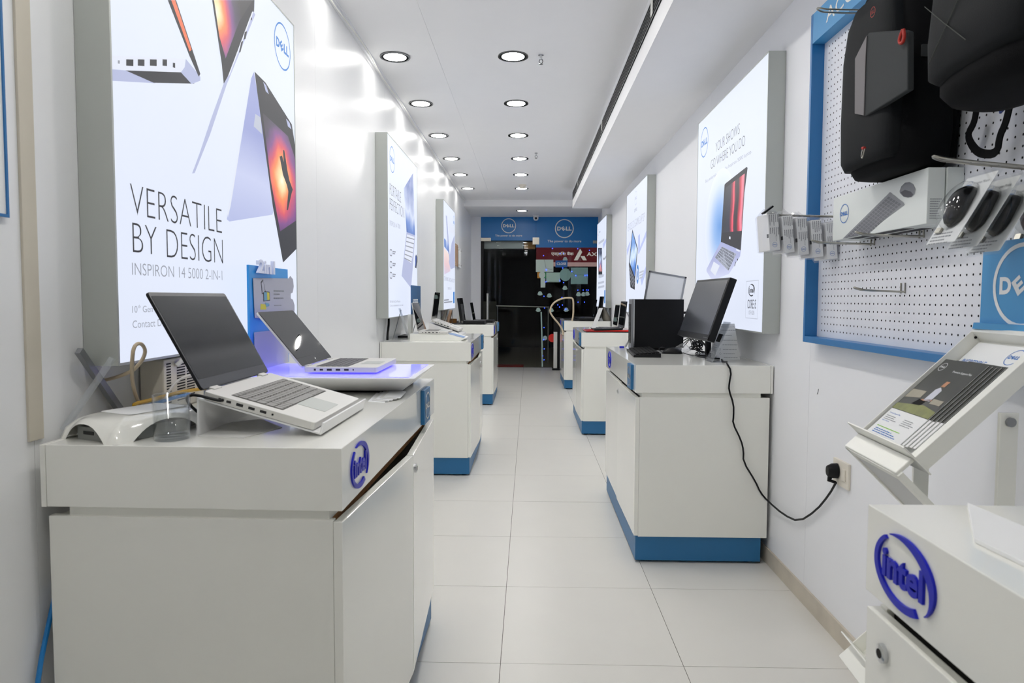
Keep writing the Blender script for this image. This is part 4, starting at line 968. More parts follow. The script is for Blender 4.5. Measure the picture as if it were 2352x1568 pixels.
for k, (x0, lab, mm) in enumerate(((1010, 'leaning photo frame with dull print, first of the pair by the wooden block', 'photo_grey'), (1022, 'leaning photo frame with tan print, closer to the wooden block', 'photo_skin'))):
    t = thing('framed_photo', PY(x0+6, 738, 7.75+.05*k), lab, 'photo frame'); t.location.z = ZT
    Yk = 7.74+.06*k; a = PY(x0, 741, Yk); b = PY(x0+9, 741, Yk); c = PY(x0+16, 712, Yk); e = PY(x0+11, 712, Yk)
    V = [Vector((a.x, Yk, ZT)), Vector((b.x, Yk, ZT)), c, e]; V2 = [v+Vector((.004, .05, 0)) for v in V]
    MB().add(V+V2, [(0, 1, 2, 3), (7, 6, 5, 4), (0, 4, 5, 1), (1, 5, 6, 2), (2, 6, 7, 3), (3, 7, 4, 0)]).obj('frame', mm, t)
    MB().tube([c+Vector((0, .035, -.006)), Vector((b.x+.032, Yk+.035, ZT+.004))], .0035, 6).obj('strut', 'grey_metal', t)
t = thing('steel_easel', (-.78, 8.10, ZT), 'thin steel easel leaning behind the black laptops', 'easel')
a = PY(1053, 698, 8.1); b = PY(1062, 735, 8.1)
MB().tube([a, Vector((b.x, 8.1, ZT+.004))], .007, 8).obj('front_leg', 'steel', t)
MB().tube([a+Vector((.01, .02, -.03)), Vector((b.x-.05, 8.22, ZT+.004))], .005, 8).obj('rear_leg', 'steel', t)
cable('laptop_lead', 'black_plastic', [Vector((-.45, 8.25, .925)), Vector((-.405, 8.12, .925)), Vector((-.380, 8.05, .90)), Vector((-.378, 8.05, .80))], .004, 'black lead running over the counter edge nearest the door')
# framed certificates on the far wall
for k, (x0, x1, y0, y1, lab, mm) in enumerate(((1046.5, 1052, 563, 610, 'dark framed certificate on the glossy wall', 'photo_skin'), (1054, 1059, 572, 613, 'clear framed certificate with steel stand-offs on the glossy wall', 'white_paper'))):
    f = Frame((XL+.03, 0, 0), (0, 1, 0), (0, 0, 1)); a = f.at(x0, y1); b = f.at(x1, y0)
    t = thing('certificate_frame', (XL+.02, (a[0]+b[0])/2, a[1]), lab, 'certificate')
    MB().prism([(a[0], a[1]), (b[0], a[1]), (b[0], b[1]), (a[0], b[1])], f, -.006, 0).obj('sheet', mm, t)
    for u in (a[0]+.03, b[0]-.03):
        for v_ in (a[1]+.03, b[1]-.03): MB().cyl((XL, u, v_), (XL+.036, u, v_), .008, n=10).obj('stand_off', 'steel', t)

# ------------------------------------------------------------------ counter with the desktop computer
tw = thing('computer_tower', (.74, 3.98, CT), 'black small desktop computer case with silver-edged front', 'computer')
MB().box(.604, .888, 3.932, 4.03, CT+.014, 1.198).obj('case', 'black_plastic', tw, bevel=.002)
MB().box(.588, .604, 3.930, 4.032, CT+.006, 1.199).obj('front_panel', 'grey_metal', tw, bevel=.003)
MB().box(.586, .588, 3.940, 4.022, CT+.04, 1.17).obj('front_grille', 'black_plastic', tw)
m = MB()
for k in range(14): m.box(.5852, .5862, 3.945, 4.017, CT+.05+k*.008, CT+.053+k*.008)
m.obj('grille_slots', 'dark_gap', tw)
MB().box(.600, .607, 3.9295, 3.932, CT+.02, 1.196).obj('trim_strip', 'chrome', tw)
MB().box(.62, .88, 3.94, 4.02, CT, CT+.014).obj('foot_rail', 'black_matte', tw)
MB().box(.888, .915, 3.94, 4.02, 1.09, 1.095).box(.888, .915, 3.94, 4.02, 1.06, 1.07).box(.888, .918, 3.95, 4.02, 1.115, 1.128).obj('rear_connectors', 'black_plastic', tw)
mo = thing('monitor', (.85, 3.42, CT), 'black flat computer monitor tilted back', 'monitor')
Mm = Matrix.Translation((.8107, 3.4156, 1.0084)) @ Matrix.Rotation(-1.5116, 4, 'Z') @ Matrix.Rotation(-.3307, 4, 'X')
MB().box(-.25, .25, 0, .035, 0, .31, Mm).obj('housing', 'black_plastic', mo, bevel=.004)
mat('screen_matte', '#3a3d43', rough=.22, spec=.5)
MB().box(-.236, .236, -.0012, 0, .028, .297, Mm).obj('screen', 'screen_matte', mo)
MB().box(-.25, .25, -.0022, -.0002, 0, .026, Mm).obj('chin', 'black_plastic', mo)
for k in range(4): MB().box(.185+k*.014, .190+k*.014, -.0034, -.002, .011, .014, Mm).obj('button', 'grey_metal', mo)
MB().tube([Mm @ Vector((0, .035, .14)), Vector((.92, 3.52, 1.08)), Vector((.935, 3.57, CT+.01))], .016, 10, 1).obj('neck', 'black_plastic', mo, smooth=True)
MB().lathe([(.06, 0), (.06, .008), (.03, .013)], (.935, 3.575, CT), 28).obj('foot', 'black_plastic', mo, smooth=True)
kb = thing('keyboard', (.61, 3.66, CT), 'black desktop keyboard lying in front of the tower', 'keyboard')
Mk = Matrix.Translation((.612, 3.665, CT)) @ Matrix.Rotation(R_(-90.0-3.5), 4, 'Z')
MB().prism([(-.068, 0), (.068, 0), (.068, .022), (-.068, .012)], Frame(Mk @ Vector((-.22, 0, 0)), Mk.to_3x3() @ Vector((0, 1, 0)), (0, 0, 1)), 0, .44).obj('body', 'black_plastic', kb, bevel=.002)
Mt = Mk @ Matrix.Translation((0, 0, .017)) @ Matrix.Rotation(math.atan2(.010, .136), 4, 'X')
k0 = None
for r in range(6):
    for c in range(21):
        if c in (15, 18) and r > 0 and False: continue
        if k0 is None:
            k0 = MB().box(-.0088, .0088, -.0082, .0082, 0, .005).obj('key', 'black_matte', kb, True); o = k0
        else: o = inst(k0, kb)
        M = Mt @ Matrix.Translation((-.205+c*.0205, .052-r*.0198, .0005)); M2 = Matrix.Translation(-Vector(kb.location)) @ M
        o.location = M2.translation; o.rotation_euler = M2.to_euler()
ms = thing('computer_mouse', (.775, 3.70, CT), 'black wired mouse in front of the tower', 'mouse')
def mouse_shell(M, L, Wd, H, n=10, m=16):
    secs = []
    for i in range(n+1):
        t = i/n; y = -L/2+L*t; k = math.sqrt(max(.02, 1-(2*t-1)**4)); hh = H*(.25+.75*math.sin(math.pi*min(1, .18+.72*t))**1.0)*k; ww = Wd/2*k
        secs.append([M @ Vector((ww*math.cos(math.pi*2*q/m), y, hh*max(0, math.sin(math.pi*2*q/m))**.8)) for q in range(m)])
    return secs
MB().loft(mouse_shell(Matrix.Translation((.775, 3.70, CT)) @ Matrix.Rotation(R_(78), 4, 'Z'), .112, .062, .036)).obj('shell', 'black_plastic', ms, smooth='all')
MB().tube([(.722, 3.71, CT+.008), (.71, 3.75, CT+.02), (.74, 3.82, CT+.03), (.79, 3.86, CT+.012), (.86, 3.88, CT+.006)], .002, 6, 2).obj('mouse_lead', 'black_plastic', ms, smooth=True)
# tangle of leads
rn = random.Random(4)
tl = thing('cable_tangle', (.93, 3.8, CT), 'tangle of thin black leads between the tower and the monitor', 'cables')
for k in range(5):
    P = [(.895, 3.97, 1.0-.02*k), (.93, 3.90, .99)]+[(.92+rn.uniform(-.035, .05), 3.80+rn.uniform(-.09, .08), CT+.006+rn.uniform(0, .085)) for _ in range(9)]+[(.90+.02*k, 3.665+.012*k, CT+.005)]
    MB().tube(P, .0026, 6, 2).obj('lead', 'black_plastic', tl, smooth=True)
cable('monitor_lead', 'black_plastic', [Mm @ Vector((.09, .02, -.002)), Vector((.865, 3.33, .97)), Vector((.86, 3.34, .93)), Vector((.885, 3.32, CT+.008)), Vector((.93, 3.34, CT+.006))], .004, 'black lead hanging from the bottom of the monitor')
cable('looped_cable', 'black_plastic', [Vector((.832, 3.69, CT+.006)), Vector((.838, 3.58, CT+.004)), Vector((.848, 3.49, CT+.006)), Vector((.868, 3.45, CT+.018)), Vector((.866, 3.50, CT+.030)), Vector((.846, 3.50, CT+.014)), Vector((.85, 3.44, CT+.006)), Vector((.88, 3.40, CT+.004))], .0022, 'thin black cord looped on the counter below the monitor')
# crumpled clear bag
secs = []
for i in range(7):
    t = i/6; r = [.05, .085, .09, .08, .06, .035, .008][i]
    secs.append([Vector((.855+r*.5*(.8+.35*rn.random())*math.cos(a*math.pi/8), 3.80+r*.8*(.8+.35*rn.random())*math.sin(a*math.pi/8), CT+.001+.05*t)) for a in range(16)])
tag(MB().loft(secs).obj('plastic_bag', 'clear_film'), 'crumpled clear plastic bag behind the mouse', 'bag')
# acrylic price holder and tent card
t = thing('acrylic_holder', (.87, 3.24, CT), 'leaning clear acrylic price holder beside the tent card', 'sign holder')
a = PZ(1622, 826, CT); 
Q = [Vector((.853, 3.30, CT)), Vector((.853, 3.19, CT)), Vector((.935, 3.19, 1.093)), Vector((.935, 3.30, 1.093))]
MB().add(Q+[q+Vector((.004, 0, -.001)) for q in Q], [(0, 1, 2, 3), (7, 6, 5, 4), (0, 4, 5, 1), (1, 5, 6, 2), (2, 6, 7, 3), (3, 7, 4, 0)]).obj('front_sheet', 'acrylic', t)
MB().add([Q[0]+Vector((.0, 0, 0)), Q[1], Q[1]+Vector((.06, 0, .001)), Q[0]+Vector((.06, 0, .001))], [(0, 1, 2, 3)]).obj('foot', 'acrylic', t)
fa = Frame(Q[0].lerp(Q[2], .5)+Vector((-.0006, 0, 0)), (0, -1, 0), (Q[3]-Q[0]))
MB().prism(rrect(.07, .04, .004, 2, 0, .02), fa, .0002).obj('printed_picture', 'print_black', t)
m = MB(); bars(m, fa, -.04, -.02, 5, .075, .003, .010, h=.0003, seed=5); m.obj('fine_print', 'print_grey', t)
t = thing('tent_card', (.98, 3.35, CT), 'white folded tent card with icons and small print', 'card')
Yt = 3.345; q0 = PY(1646, 826, Yt); q1 = PY(1700, 826, Yt); q2 = PY(1687, 743, Yt+.02); q3 = PY(1638, 744, Yt+.02)
q0.z = q1.z = CT
bv = Vector((0, .10, 0))
MB().add([q0, q1, q2, q3, q0+Vector((0, -.0015, 0)), q1+Vector((0, -.0015, 0)), q2+Vector((0, -.0015, 0)), q3+Vector((0, -.0015, 0))], [(0, 1, 2, 3), (7, 6, 5, 4), (0, 4, 5, 1), (1, 5, 6, 2), (2, 6, 7, 3), (3, 7, 4, 0)]).obj('front_leaf', 'white_paper', t)
bq = [q0+bv, q1+bv, q2, q3]; MB().add(bq+[q+Vector((0, .0015, 0)) for q in bq], [(0, 1, 2, 3), (7, 6, 5, 4), (0, 4, 5, 1), (1, 5, 6, 2), (2, 6, 7, 3), (3, 7, 4, 0)]).obj('back_leaf', 'white_paper', t)
ft = Frame(q0+Vector((0, -.0018, 0)), q1-q0, q3-q0-(q1-q0).normalized()*((q3-q0).dot((q1-q0).normalized()))); sk = (q3-q0).dot(ft.u)
m = MB(); Hc = (q3-q0).dot(ft.v)
put_text(m, 'Premium Support Plus', ft, .03+sk*.9, Hc*.90, .105+sk*.9, Hc*.945, off=.0)
for k, v_ in enumerate((.82, .67, .54, .41, .28, .16, .05)): bars(m, ft, .035+sk*v_, Hc*v_, 1, .075, .0032, .01, h=.0006, seed=20+k)
for v_ in (.67, .54, .41, .28, .16): m.ring(ft, .005, .0038, .0006, cx=.02+sk*v_, cy=Hc*v_+.002, n=12)
m.obj('fine_print', mat('print_pale', '#aeb0b4', rough=.6), t)
# board standing on the end of the counter
wbd = thing('framed_whiteboard', (.78, 4.17, CT), 'white framed board standing askew behind the computer tower', 'whiteboard')
Yw = 4.17; w0 = PY(1436, 797, Yw); w1 = PY(1491, 621, Yw); w2 = PY(1577, 636, Yw)
up = (w1-w0); rt = (w2-w1); w0.z = max(w0.z, CT)
fw = Frame(w1, rt, up - rt.normalized()*up.dot(rt.normalized())); Wd = rt.length
Hb = .31
MB().prism([(0, -Hb), (Wd, -Hb), (Wd, 0), (0, 0)], fw, -.006, 0).obj('panel', 'white_paper', wbd)
m = MB(); e = .010
for P in ([(0, 0), (Wd, 0), (Wd, -e), (0, -e)], [(0, -Hb), (Wd, -Hb), (Wd, -Hb+e), (0, -Hb+e)], [(0, -Hb), (e, -Hb), (e, 0), (0, 0)], [(Wd-e, -Hb), (Wd, -Hb), (Wd, 0), (Wd-e, 0)]): m.prism(P, fw, -.008, .003)
m.obj('frame', 'trim_grey', wbd)
pb = fw.pt(.004, -Hb, -.004); MB().tube([pb, w0+Vector((0, 0, .002))], .006, 8).obj('leg', 'trim_grey', wbd)
pb2 = fw.pt(Wd-.004, -Hb, -.004); MB().tube([pb2, Vector((pb2.x-.03, Yw+.01, CT+.002))], .006, 8).obj('leg', 'trim_grey', wbd)
tag(MB().box(.548, .575, 4.11, 4.13, CT, CT+.010).obj('blue_clip', 'logo_blue', bevel=.002), 'small blue clip on the counter end by the tower', 'clip')
# power lead to the wall socket
yF = 3.040
P = [Vector((.93, 3.30, CT+.005)), Vector((.90, 3.16, CT+.005)), Vector((.895, 3.09, CT+.015)), PY(1668, 832, yF+.01)]+[PY(x, y, yF) for x, y in ((1680, 852), (1675, 880), (1674, 895), (1685, 928), (1685, 955), (1683, 972), (1702, 1010), (1708, 1035), (1707, 1060), (1735, 1105), (1746, 1130), (1763, 1150))]
P += [PY(1800, 1182, 2.86), PY(1835, 1198, 2.70), PY(1875, 1172, 2.55), PY(1905, 1135, 2.44), PY(1920, 1108, 2.385)]
cable('power_cable', 'black_plastic', P, .0040, 'black power cord drooping from the counter to the wall socket', 8, 1)
so = thing('wall_socket', (XR-.006, 2.372, .553), 'cream wall socket plate with switch', 'socket')
MB().box(XR-.010, XR, 2.314, 2.428, .552, .642).obj('plate', 'cream_plastic', so, bevel=.002)
MB().box(XR-.014, XR-.010, 2.330, 2.352, .578, .618).obj('switch', 'cream_plastic', so, bevel=.001)
pg = thing('power_plug', (XR-.03, 2.385, .57), 'black three-pin plug in the wall socket', 'plug')
c = Vector((XR-.012, 2.392, .601))
MB().loft([[c+Vector((-dx, math.cos(a*math.pi/8)*ry, math.sin(a*math.pi/8)*rz)) for a in range(16)] for dx, ry, rz in ((0, .021, .027), (.018, .020, .026), (.034, .013, .018))]).obj('body', 'black_plastic', pg, smooth=True)
MB().tube([c+Vector((-.02, 0, -.01)), c+Vector((-.024, .004, -.035)), PY(1920, 1108, 2.385)], lambda t: .011-.006*t, 10).obj('strain_relief', 'black_plastic', pg, smooth=True)
cable('wall_scuff', 'print_grey', [PX(1877, 905, XR-.0012), PX(1879, 898, XR-.0012), PX(1880, 893, XR-.0012)], .0012, 'tiny dark scratch mark on the wall above the socket', 5, 0)['category'] = 'mark'

# ------------------------------------------------------------------ red laptop counter
laptop((.825, 6.17, .9425), -90, 2, 98, .36, .25, .235, 'open black laptop lying on top of a red laptop', body='black_plastic', lidm='black_plastic', bezel='lid_dark', scr='screen_gloss', keym='key_dark', gapm='black_matte', full=False, ports=False, lt=.008, t=.014)
rl = thing('red_laptop', (.72, 6.16, CT), 'closed glossy red laptop under an open black laptop', 'laptop')
MB().prism(rrect(.40, .36, .012, 3, .70, 6.16), Frame((0, 0, CT+.002), (1, 0, 0), (0, 1, 0)), 0, .006).obj('base', 'black_plastic', rl, bevel=.001)
MB().add([Vector(v) for v in ((.50, 5.985, CT+.008), (.90, 5.985, CT+.008), (.90, 6.335, CT+.008), (.50, 6.335, CT+.008), (.51, 5.985, CT+.012), (.90, 5.985, CT+.0235), (.90, 6.335, CT+.0235), (.51, 6.335, CT+.012))], [(0, 3, 2, 1), (4, 5, 6, 7), (0, 1, 5, 4), (1, 2, 6, 5), (2, 3, 7, 6), (3, 0, 4, 7)]).obj('lid', 'red_plastic', rl, bevel=.002)
def slab(name, m, px, Y, label, cat, th=.006, lean=0):
    V = []
    for x, y in px: p = PY(x, y, Y); V.append(Vector((p.x, Y, max(p.z, CT+.0005))))
    for v_ in V: v_.y += (v_.z-CT)*lean
    n = len(V); V2 = [v_+Vector((0, th, 0)) for v_ in V]
    return tag(MB().add(V+V2, [tuple(range(n)), tuple(reversed(range(n, 2*n)))]+[(i, n+i, n+(i+1) % n, (i+1) % n) for i in range(n)]).obj(name, m), label, cat)
slab('price_card', 'white_plastic', [(1358, 753), (1368, 753), (1385, 707), (1376, 707)], 5.98, 'white slanted price card at the front of the red laptop counter', 'card')
laptop((.825, 6.60, .925), -90, 0, 97, .34, .23, .225, 'silver laptop standing open behind the open black laptop', scr='screen_gloss', bezel='laptop_silver', lidm='laptop_silver', full=False, ports=False)
tag(MB().box(.62, .85, 6.43, 6.77, CT, CT+.003).obj('riser_mat', 'white_plastic'), 'thin white mat under the silver laptop behind the black one', 'mat')
cable('white_lead', 'white_plastic', [Vector((.90, 6.3, 1.08)), Vector((.935, 6.25, 1.0)), Vector((.95, 6.2, CT+.01)), Vector((.95, 6.5, CT+.006))], .006, 'white lead curving behind the open black laptop')
# ------------------------------------------------------------------ counter beside the glass pane
laptop((.93, 9.18, .943), -90, 0, 97, .36, .26, .29, 'big black laptop with tall lid at the counter beside the glass pane', body='black_plastic', lidm='black_plastic', bezel='black_gloss', scr='screen_gloss', keym='key_dark', gapm='black_matte', full=False, ports=False, t=.028, lt=.02)
tag(MB().box(.60, .93, 9.03, 9.33, CT, CT+.0095).obj('laptop_riser', 'black_plastic', bevel=.001), 'flat black riser under the big black laptop', 'riser')
laptop((.90, 9.72, .940), -90, 0, 100, .36, .25, .25, 'second black laptop behind the big one, beside the glass pane', body='black_plastic', lidm='black_plastic', bezel='black_gloss', scr='screen_gloss', keym='key_dark', gapm='black_matte', full=False, ports=False, t=.02)
tag(MB().box(.50, .90, 9.55, 9.90, CT, CT+.0145).obj('laptop_riser', 'black_plastic', bevel=.001), 'flat black riser under the second black laptop', 'riser')
mat('bag_taupe', '#7d786e', rough=.8, var=.2, vscale=20)
secs = []
for t_, rx, ry in ((0, .05, .09), (.25, .055, .10), (.6, .04, .09), (.85, .02, .07), (1, .006, .05)):
    secs.append([Vector((1.03+.01*(1-t_)+rx*math.cos(a*math.pi/8)-.045*t_, 9.12+ry*math.sin(a*math.pi/8), CT+.19*t_)) for a in range(16)])
tag(MB().loft(secs).obj('cloth_bag', 'bag_taupe', smooth='all'), 'small taupe cloth bag slumped against the wall', 'bag')
P = [PY(x, y, 9.0) for x, y in ((1268, 742), (1263, 720), (1264, 708), (1270, 697), (1281, 689), (1296, 684), (1314, 683.5), (1317, 690), (1317, 705), (1317, 722))]
P = [Vector((.51, 9.0, .70)), Vector((.44, 9.02, .82))]+P[1:]+[Vector((.57, 9.0, CT+.003))]
P[0] = Vector((.455, 9.0, .72))
cable('curved_tube', 'beige_cable', P, .011, 'cream flexible tube arching over the counter beside the glass pane', 8, 2)
# slim standee by the pane
sd = thing('floor_standee', (.47, 11.5, 0), 'slim black and white floor standee with a red disc', 'standee')
q0 = PY(1271, 846, 11.5); q1 = PY(1282, 846, 11.5); zt = PY(1276, 762, 11.5).z; z2 = PY(1276, 728, 11.5).z
MB().box(q0.x-.02, q1.x+.08, 11.4, 11.6, 0, .03).obj('foot', 'black_plastic', sd)
MB().box(q0.x, q1.x-.02, 11.49, 11.52, .03, zt).obj('white_panel', 'white_satin', sd)
MB().box(q1.x-.02, q1.x+.05, 11.48, 11.53, .03, z2).box(q0.x, q1.x-.02, 11.49, 11.52, zt, z2).obj('black_post', 'black_plastic', sd)
c = PY(1269, 776, 11.50); MB().cyl((c.x, 11.495, c.z), (c.x, 11.515, c.z), .07, n=24).obj('red_disc', 'red_plastic', sd)
# ------------------------------------------------------------------ pegboard and what hangs on it
pgb = thing('pegboard', (1.07, 2.0, 1.04), 'white perforated pegboard with a blue frame and header reading ACCESSORIES', 'pegboard')
XP = 1.088; YP0, YP1, ZP0, ZP1 = .96, 2.602, 1.062, 2.142; XFr = 1.042
MB().box(XP, XR, YP0, YP1, ZP0, ZP1).obj('perforated_sheet', 'peg_white', pgb)
MB().box(XFr, XR, YP1, YP1+.016, 1.040, 2.25).obj('frame_stile', 'frame_blue', pgb, bevel=.001)
MB().box(XFr, XR, YP0-.016, YP0, 1.040, 2.25).obj('frame_stile', 'frame_blue', pgb, bevel=.001)
MB().box(XFr, XR, YP0, YP1, 1.040, ZP0).obj('frame_rail', 'frame_blue', pgb, bevel=.001)
MB().box(XFr+.001, XR, YP0, YP1, ZP1, 2.25).obj('header', 'header_blue', pgb, bevel=.001)
m = MB(); fh = Frame((XFr+.0008, 0, 0), (0, -1, 0), (0, 0, 1))
u0 = fh.at(1898, 35)[0]; put_text(m, 'ACCESSORIES', fh, u0, 2.172, u0+.62, 2.222, off=.002, h=.0006); m.obj('lettering', 'white_satin', pgb)
fpg = Frame((XP, 0, 0), (0, -1, 0), (0, 0, 1)); V = []; F = []
y = 2.561
rows = [1.086+.0252*k for k in range(42)]; cols_ = [2.561-.0252*k for k in range(63)]
hm = MB(); oc = [(.0032*math.cos(a*math.pi/3), .0032*math.sin(a*math.pi/3)) for a in range(6)]
for yy in cols_:
    for zz in rows: hm.add([fpg.pt(-yy+a, zz+b, .0004) for a, b in oc], [(0, 1, 2, 3, 4, 5)])
hm.obj('peg_holes', 'hole_black', pgb, fixn=False)['kind'] = 'stuff'
def hook(name, tipx, y, z, label, double=.022, r=.0026, rise=.0):
    t = thing('peg_hook', (XP-.05, y, z-.01), label, 'hook', 'steel hooks on the pegboard')
    a = double/2
    P = [(XP+.004, y-a, z+.0), (tipx+.03, y-a, z+.004+rise), (tipx+.006, y-a*.7, z+.010+rise), (tipx, y, z+.013+rise), (tipx+.006, y+a*.7, z+.010+rise), (tipx+.03, y+a, z+.004+rise), (XP+.004, y+a, z)]
    MB().tube(P, r, 8, 1).obj('wire_loop', 'steel', t, smooth=True)
    for s in (-a, a): MB().tube([(XP-.0015, y+s, z-.004), (XP-.0015, y+s, z+.026)], r, 6).obj('peg_prong', 'steel', t)
    return t
hook('h', .945, 2.015, 1.223, 'empty steel double hook low on the pegboard')
hook('h', .895, 2.20, 1.375, 'steel hook under the far end of the keyboard boxes')
hook('h', .905, 1.93, 1.375, 'steel hook under the near end of the keyboard boxes')
hook('h', .86, 2.12, 2.06, 'steel hook reaching out beside the backpack with grey panel')
hook('h', .845, 1.47, 1.472, 'steel hook carrying the mouse blister packs', rise=.016)
hook('h', .865, 2.47, 1.494, 'steel hook carrying the small white boxes')
# keyboard set boxes
def kbox(x0, x1, y0, y1, z0, z1, label, art):
    t = thing('keyboard_box', ((x0+x1)/2, (y0+y1)/2, z0), label, 'box', 'keyboard boxes on the pegboard')
    MB().box(x0, x1, y0, y1, z0, z1).obj('carton', 'box_white', t, bevel=.0015)
    MB().box(x0+.006, x1-.006, y0+.12, y1-.10, z0-.0006, z0).obj('bottom_print', 'print_black', t)
    m = MB(); fe = Frame(((x0+x1)/2, y0-.0006, z0), (1, 0, 0), (0, 0, 1)); bars(m, fe, -.015, .06, 9, .03, .0022, .006, seed=2); m.obj('fine_print', 'print_grey', t)
    if art:
        f = Frame((x0-.0006, 0, 0), (0, -1, 0), (0, 0, 1))
        def T(x, y): return f.at(1900+x/5.204, 380+y/5.204)
        m = MB(); c = T(204, 574); r = abs(T(204, 460)[1]-T(204, 688)[1])/2; dell(m, f.sub(*c), r, h=.0003, ringw=.08); m.obj('emblem', 'print_blue', t)
        P = [T(185, 885), T(440, 835), T(925, 470), T(915, 445), T(750, 318)]; lo = f.uv((0, 0, z0+.002))[1]
        P = [(a, max(b, lo)) for a, b in P]
        kp = MB().prism(P, f, .0002).obj('printed_keyboard', 'print_grey', t)
        mat('print_key', '#6c6d74', rough=.6)
        c0, c1_, c2_ = Vector(T(735, 365)), Vector(T(900, 465)), Vector(T(215, 862))
        for r_ in range(5):
            for k in range(19):
                def q(a, b): p = c0+(c1_-c0)*a+(c2_-c0)*b; return (p.x, max(p.y, lo))
                a0, a1, b0, b1 = (r_+.1)/5.2, (r_+.9)/5.2, (k+.1)/19, (k+.9)/19
                MB().prism([q(a0, b0), q(a1, b0), q(a1, b1), q(a0, b1)], f, .0005).obj('printed_key', 'print_key', kp)
        a = [T(*p) for p in [(865, 305), (885, 250), (930, 205), (985, 198), (1030, 225), (1055, 285), (1045, 340), (1010, 375), (965, 383), (910, 370), (870, 330)]]
        MB().prism(a, f, .0002).obj('printed_mouse', 'print_grey', t)
        a = [T(*p) for p in [(880, 320), (930, 290), (1000, 310), (1030, 345), (1005, 375), (965, 383), (910, 370)]]; MB().prism(a, f, .0005).obj('printed_mouse_shade', 'print_dark', t)
kbox(1.000, 1.043, 1.757, 2.290, 1.392, 1.532, 'white keyboard and mouse carton with printed picture, at the front of the hooks', True)
kbox(1.0455, 1.0865, 1.752, 2.285, 1.392, 1.532, 'plain white keyboard carton behind the printed one, against the pegboard', False)
# five small boxes in plastic sleeves
sx = [.838, .888, .938, .988, 1.038]
for k, x in enumerate(sx):
    rr_ = random.Random(k+40); zb = 1.372-.0075*k; tw_ = R_(-3+1.5*k)
    t = thing('small_carton', (x+.021, 2.47, zb), ['small white sleeved carton with a black hang tab, at the hook tip', 'small white sleeved carton, second from the hook tip', 'small white sleeved carton in the middle of the hook', 'small white sleeved carton, fourth from the hook tip', 'small white sleeved carton closest to the pegboard'][k], 'box', 'small cartons hanging in a row on the hook')
    M = Matrix.Translation((x+.021, 2.475, zb)) @ Matrix.Rotation(R_(-5), 4, 'Y') @ Matrix.Rotation(R_(4), 4, 'Z')
    MB().box(-.0185, .0185, -.048, .048, 0, .128, M).obj('carton', 'white_paper', t, bevel=.001)
    f = Frame(M @ Vector((0, -.0484, 0)), M.to_3x3() @ Vector((1, 0, 0)), M.to_3x3() @ Vector((0, 0, 1)))
    m = MB(); dell(m, f.sub(.0, .019, 0, R_(0)), .0085, h=.0003, ringw=.1); m.obj('emblem', 'print_blue', t)
    m = MB()
    for c in range(5):
        f2 = Frame(f.pt(-.014+c*.007, .124, .0003), -f.v, f.u); bars(m, f2, 0, 0, 1, .040, .0026, .01, h=0, seed=c+k*7); bars(m, f2, .045, 0, 1, .032, .0030, .01, h=0, seed=c+90+k)
    f2 = Frame(f.pt(.003, .052, .0003), -f.v, f.u); put_text(m, 'Optical', f2, 0, 0, .020, .005)
    m.obj('fine_print', 'print_grey', t)
    MB().box(-.0192, -.0184, -.045, -.030, .045, .058, M).obj('side_label', 'print_black', t)
    MB().box(-.016, .016, -.044, .044, .1282, .1292, M).obj('dark_lid_edge', 'black_plastic', t)
    secs = []
    for h_, g in ((-.006, .92), (.002, 1.04), (.06, 1.05), (.126, 1.04), (.138, .7), (.152, .28)):
        secs.append([M @ Vector((a*.0205*g*(1+.05*rr_.uniform(-1, 1)), b*.0505*g*(1+.03*rr_.uniform(-1, 1)), h_+rr_.uniform(-.003, .003))) for a, b in ((-1, -1), (0, -1.02), (1, -1), (1.02, 0), (1, 1), (0, 1.02), (-1, 1), (-1.02, 0))])
    MB().loft(secs, cap=False).obj('plastic_sleeve', 'clear_film', t)
    if k == 0: MB().box(-.022, .02, -.05, -.03, .0, .006, M @ Matrix.Translation((-.012, 0, .140)) @ Matrix.Rotation(R_(-32), 4, 'Y')).obj('black_hang_tab', 'black_plastic', t)
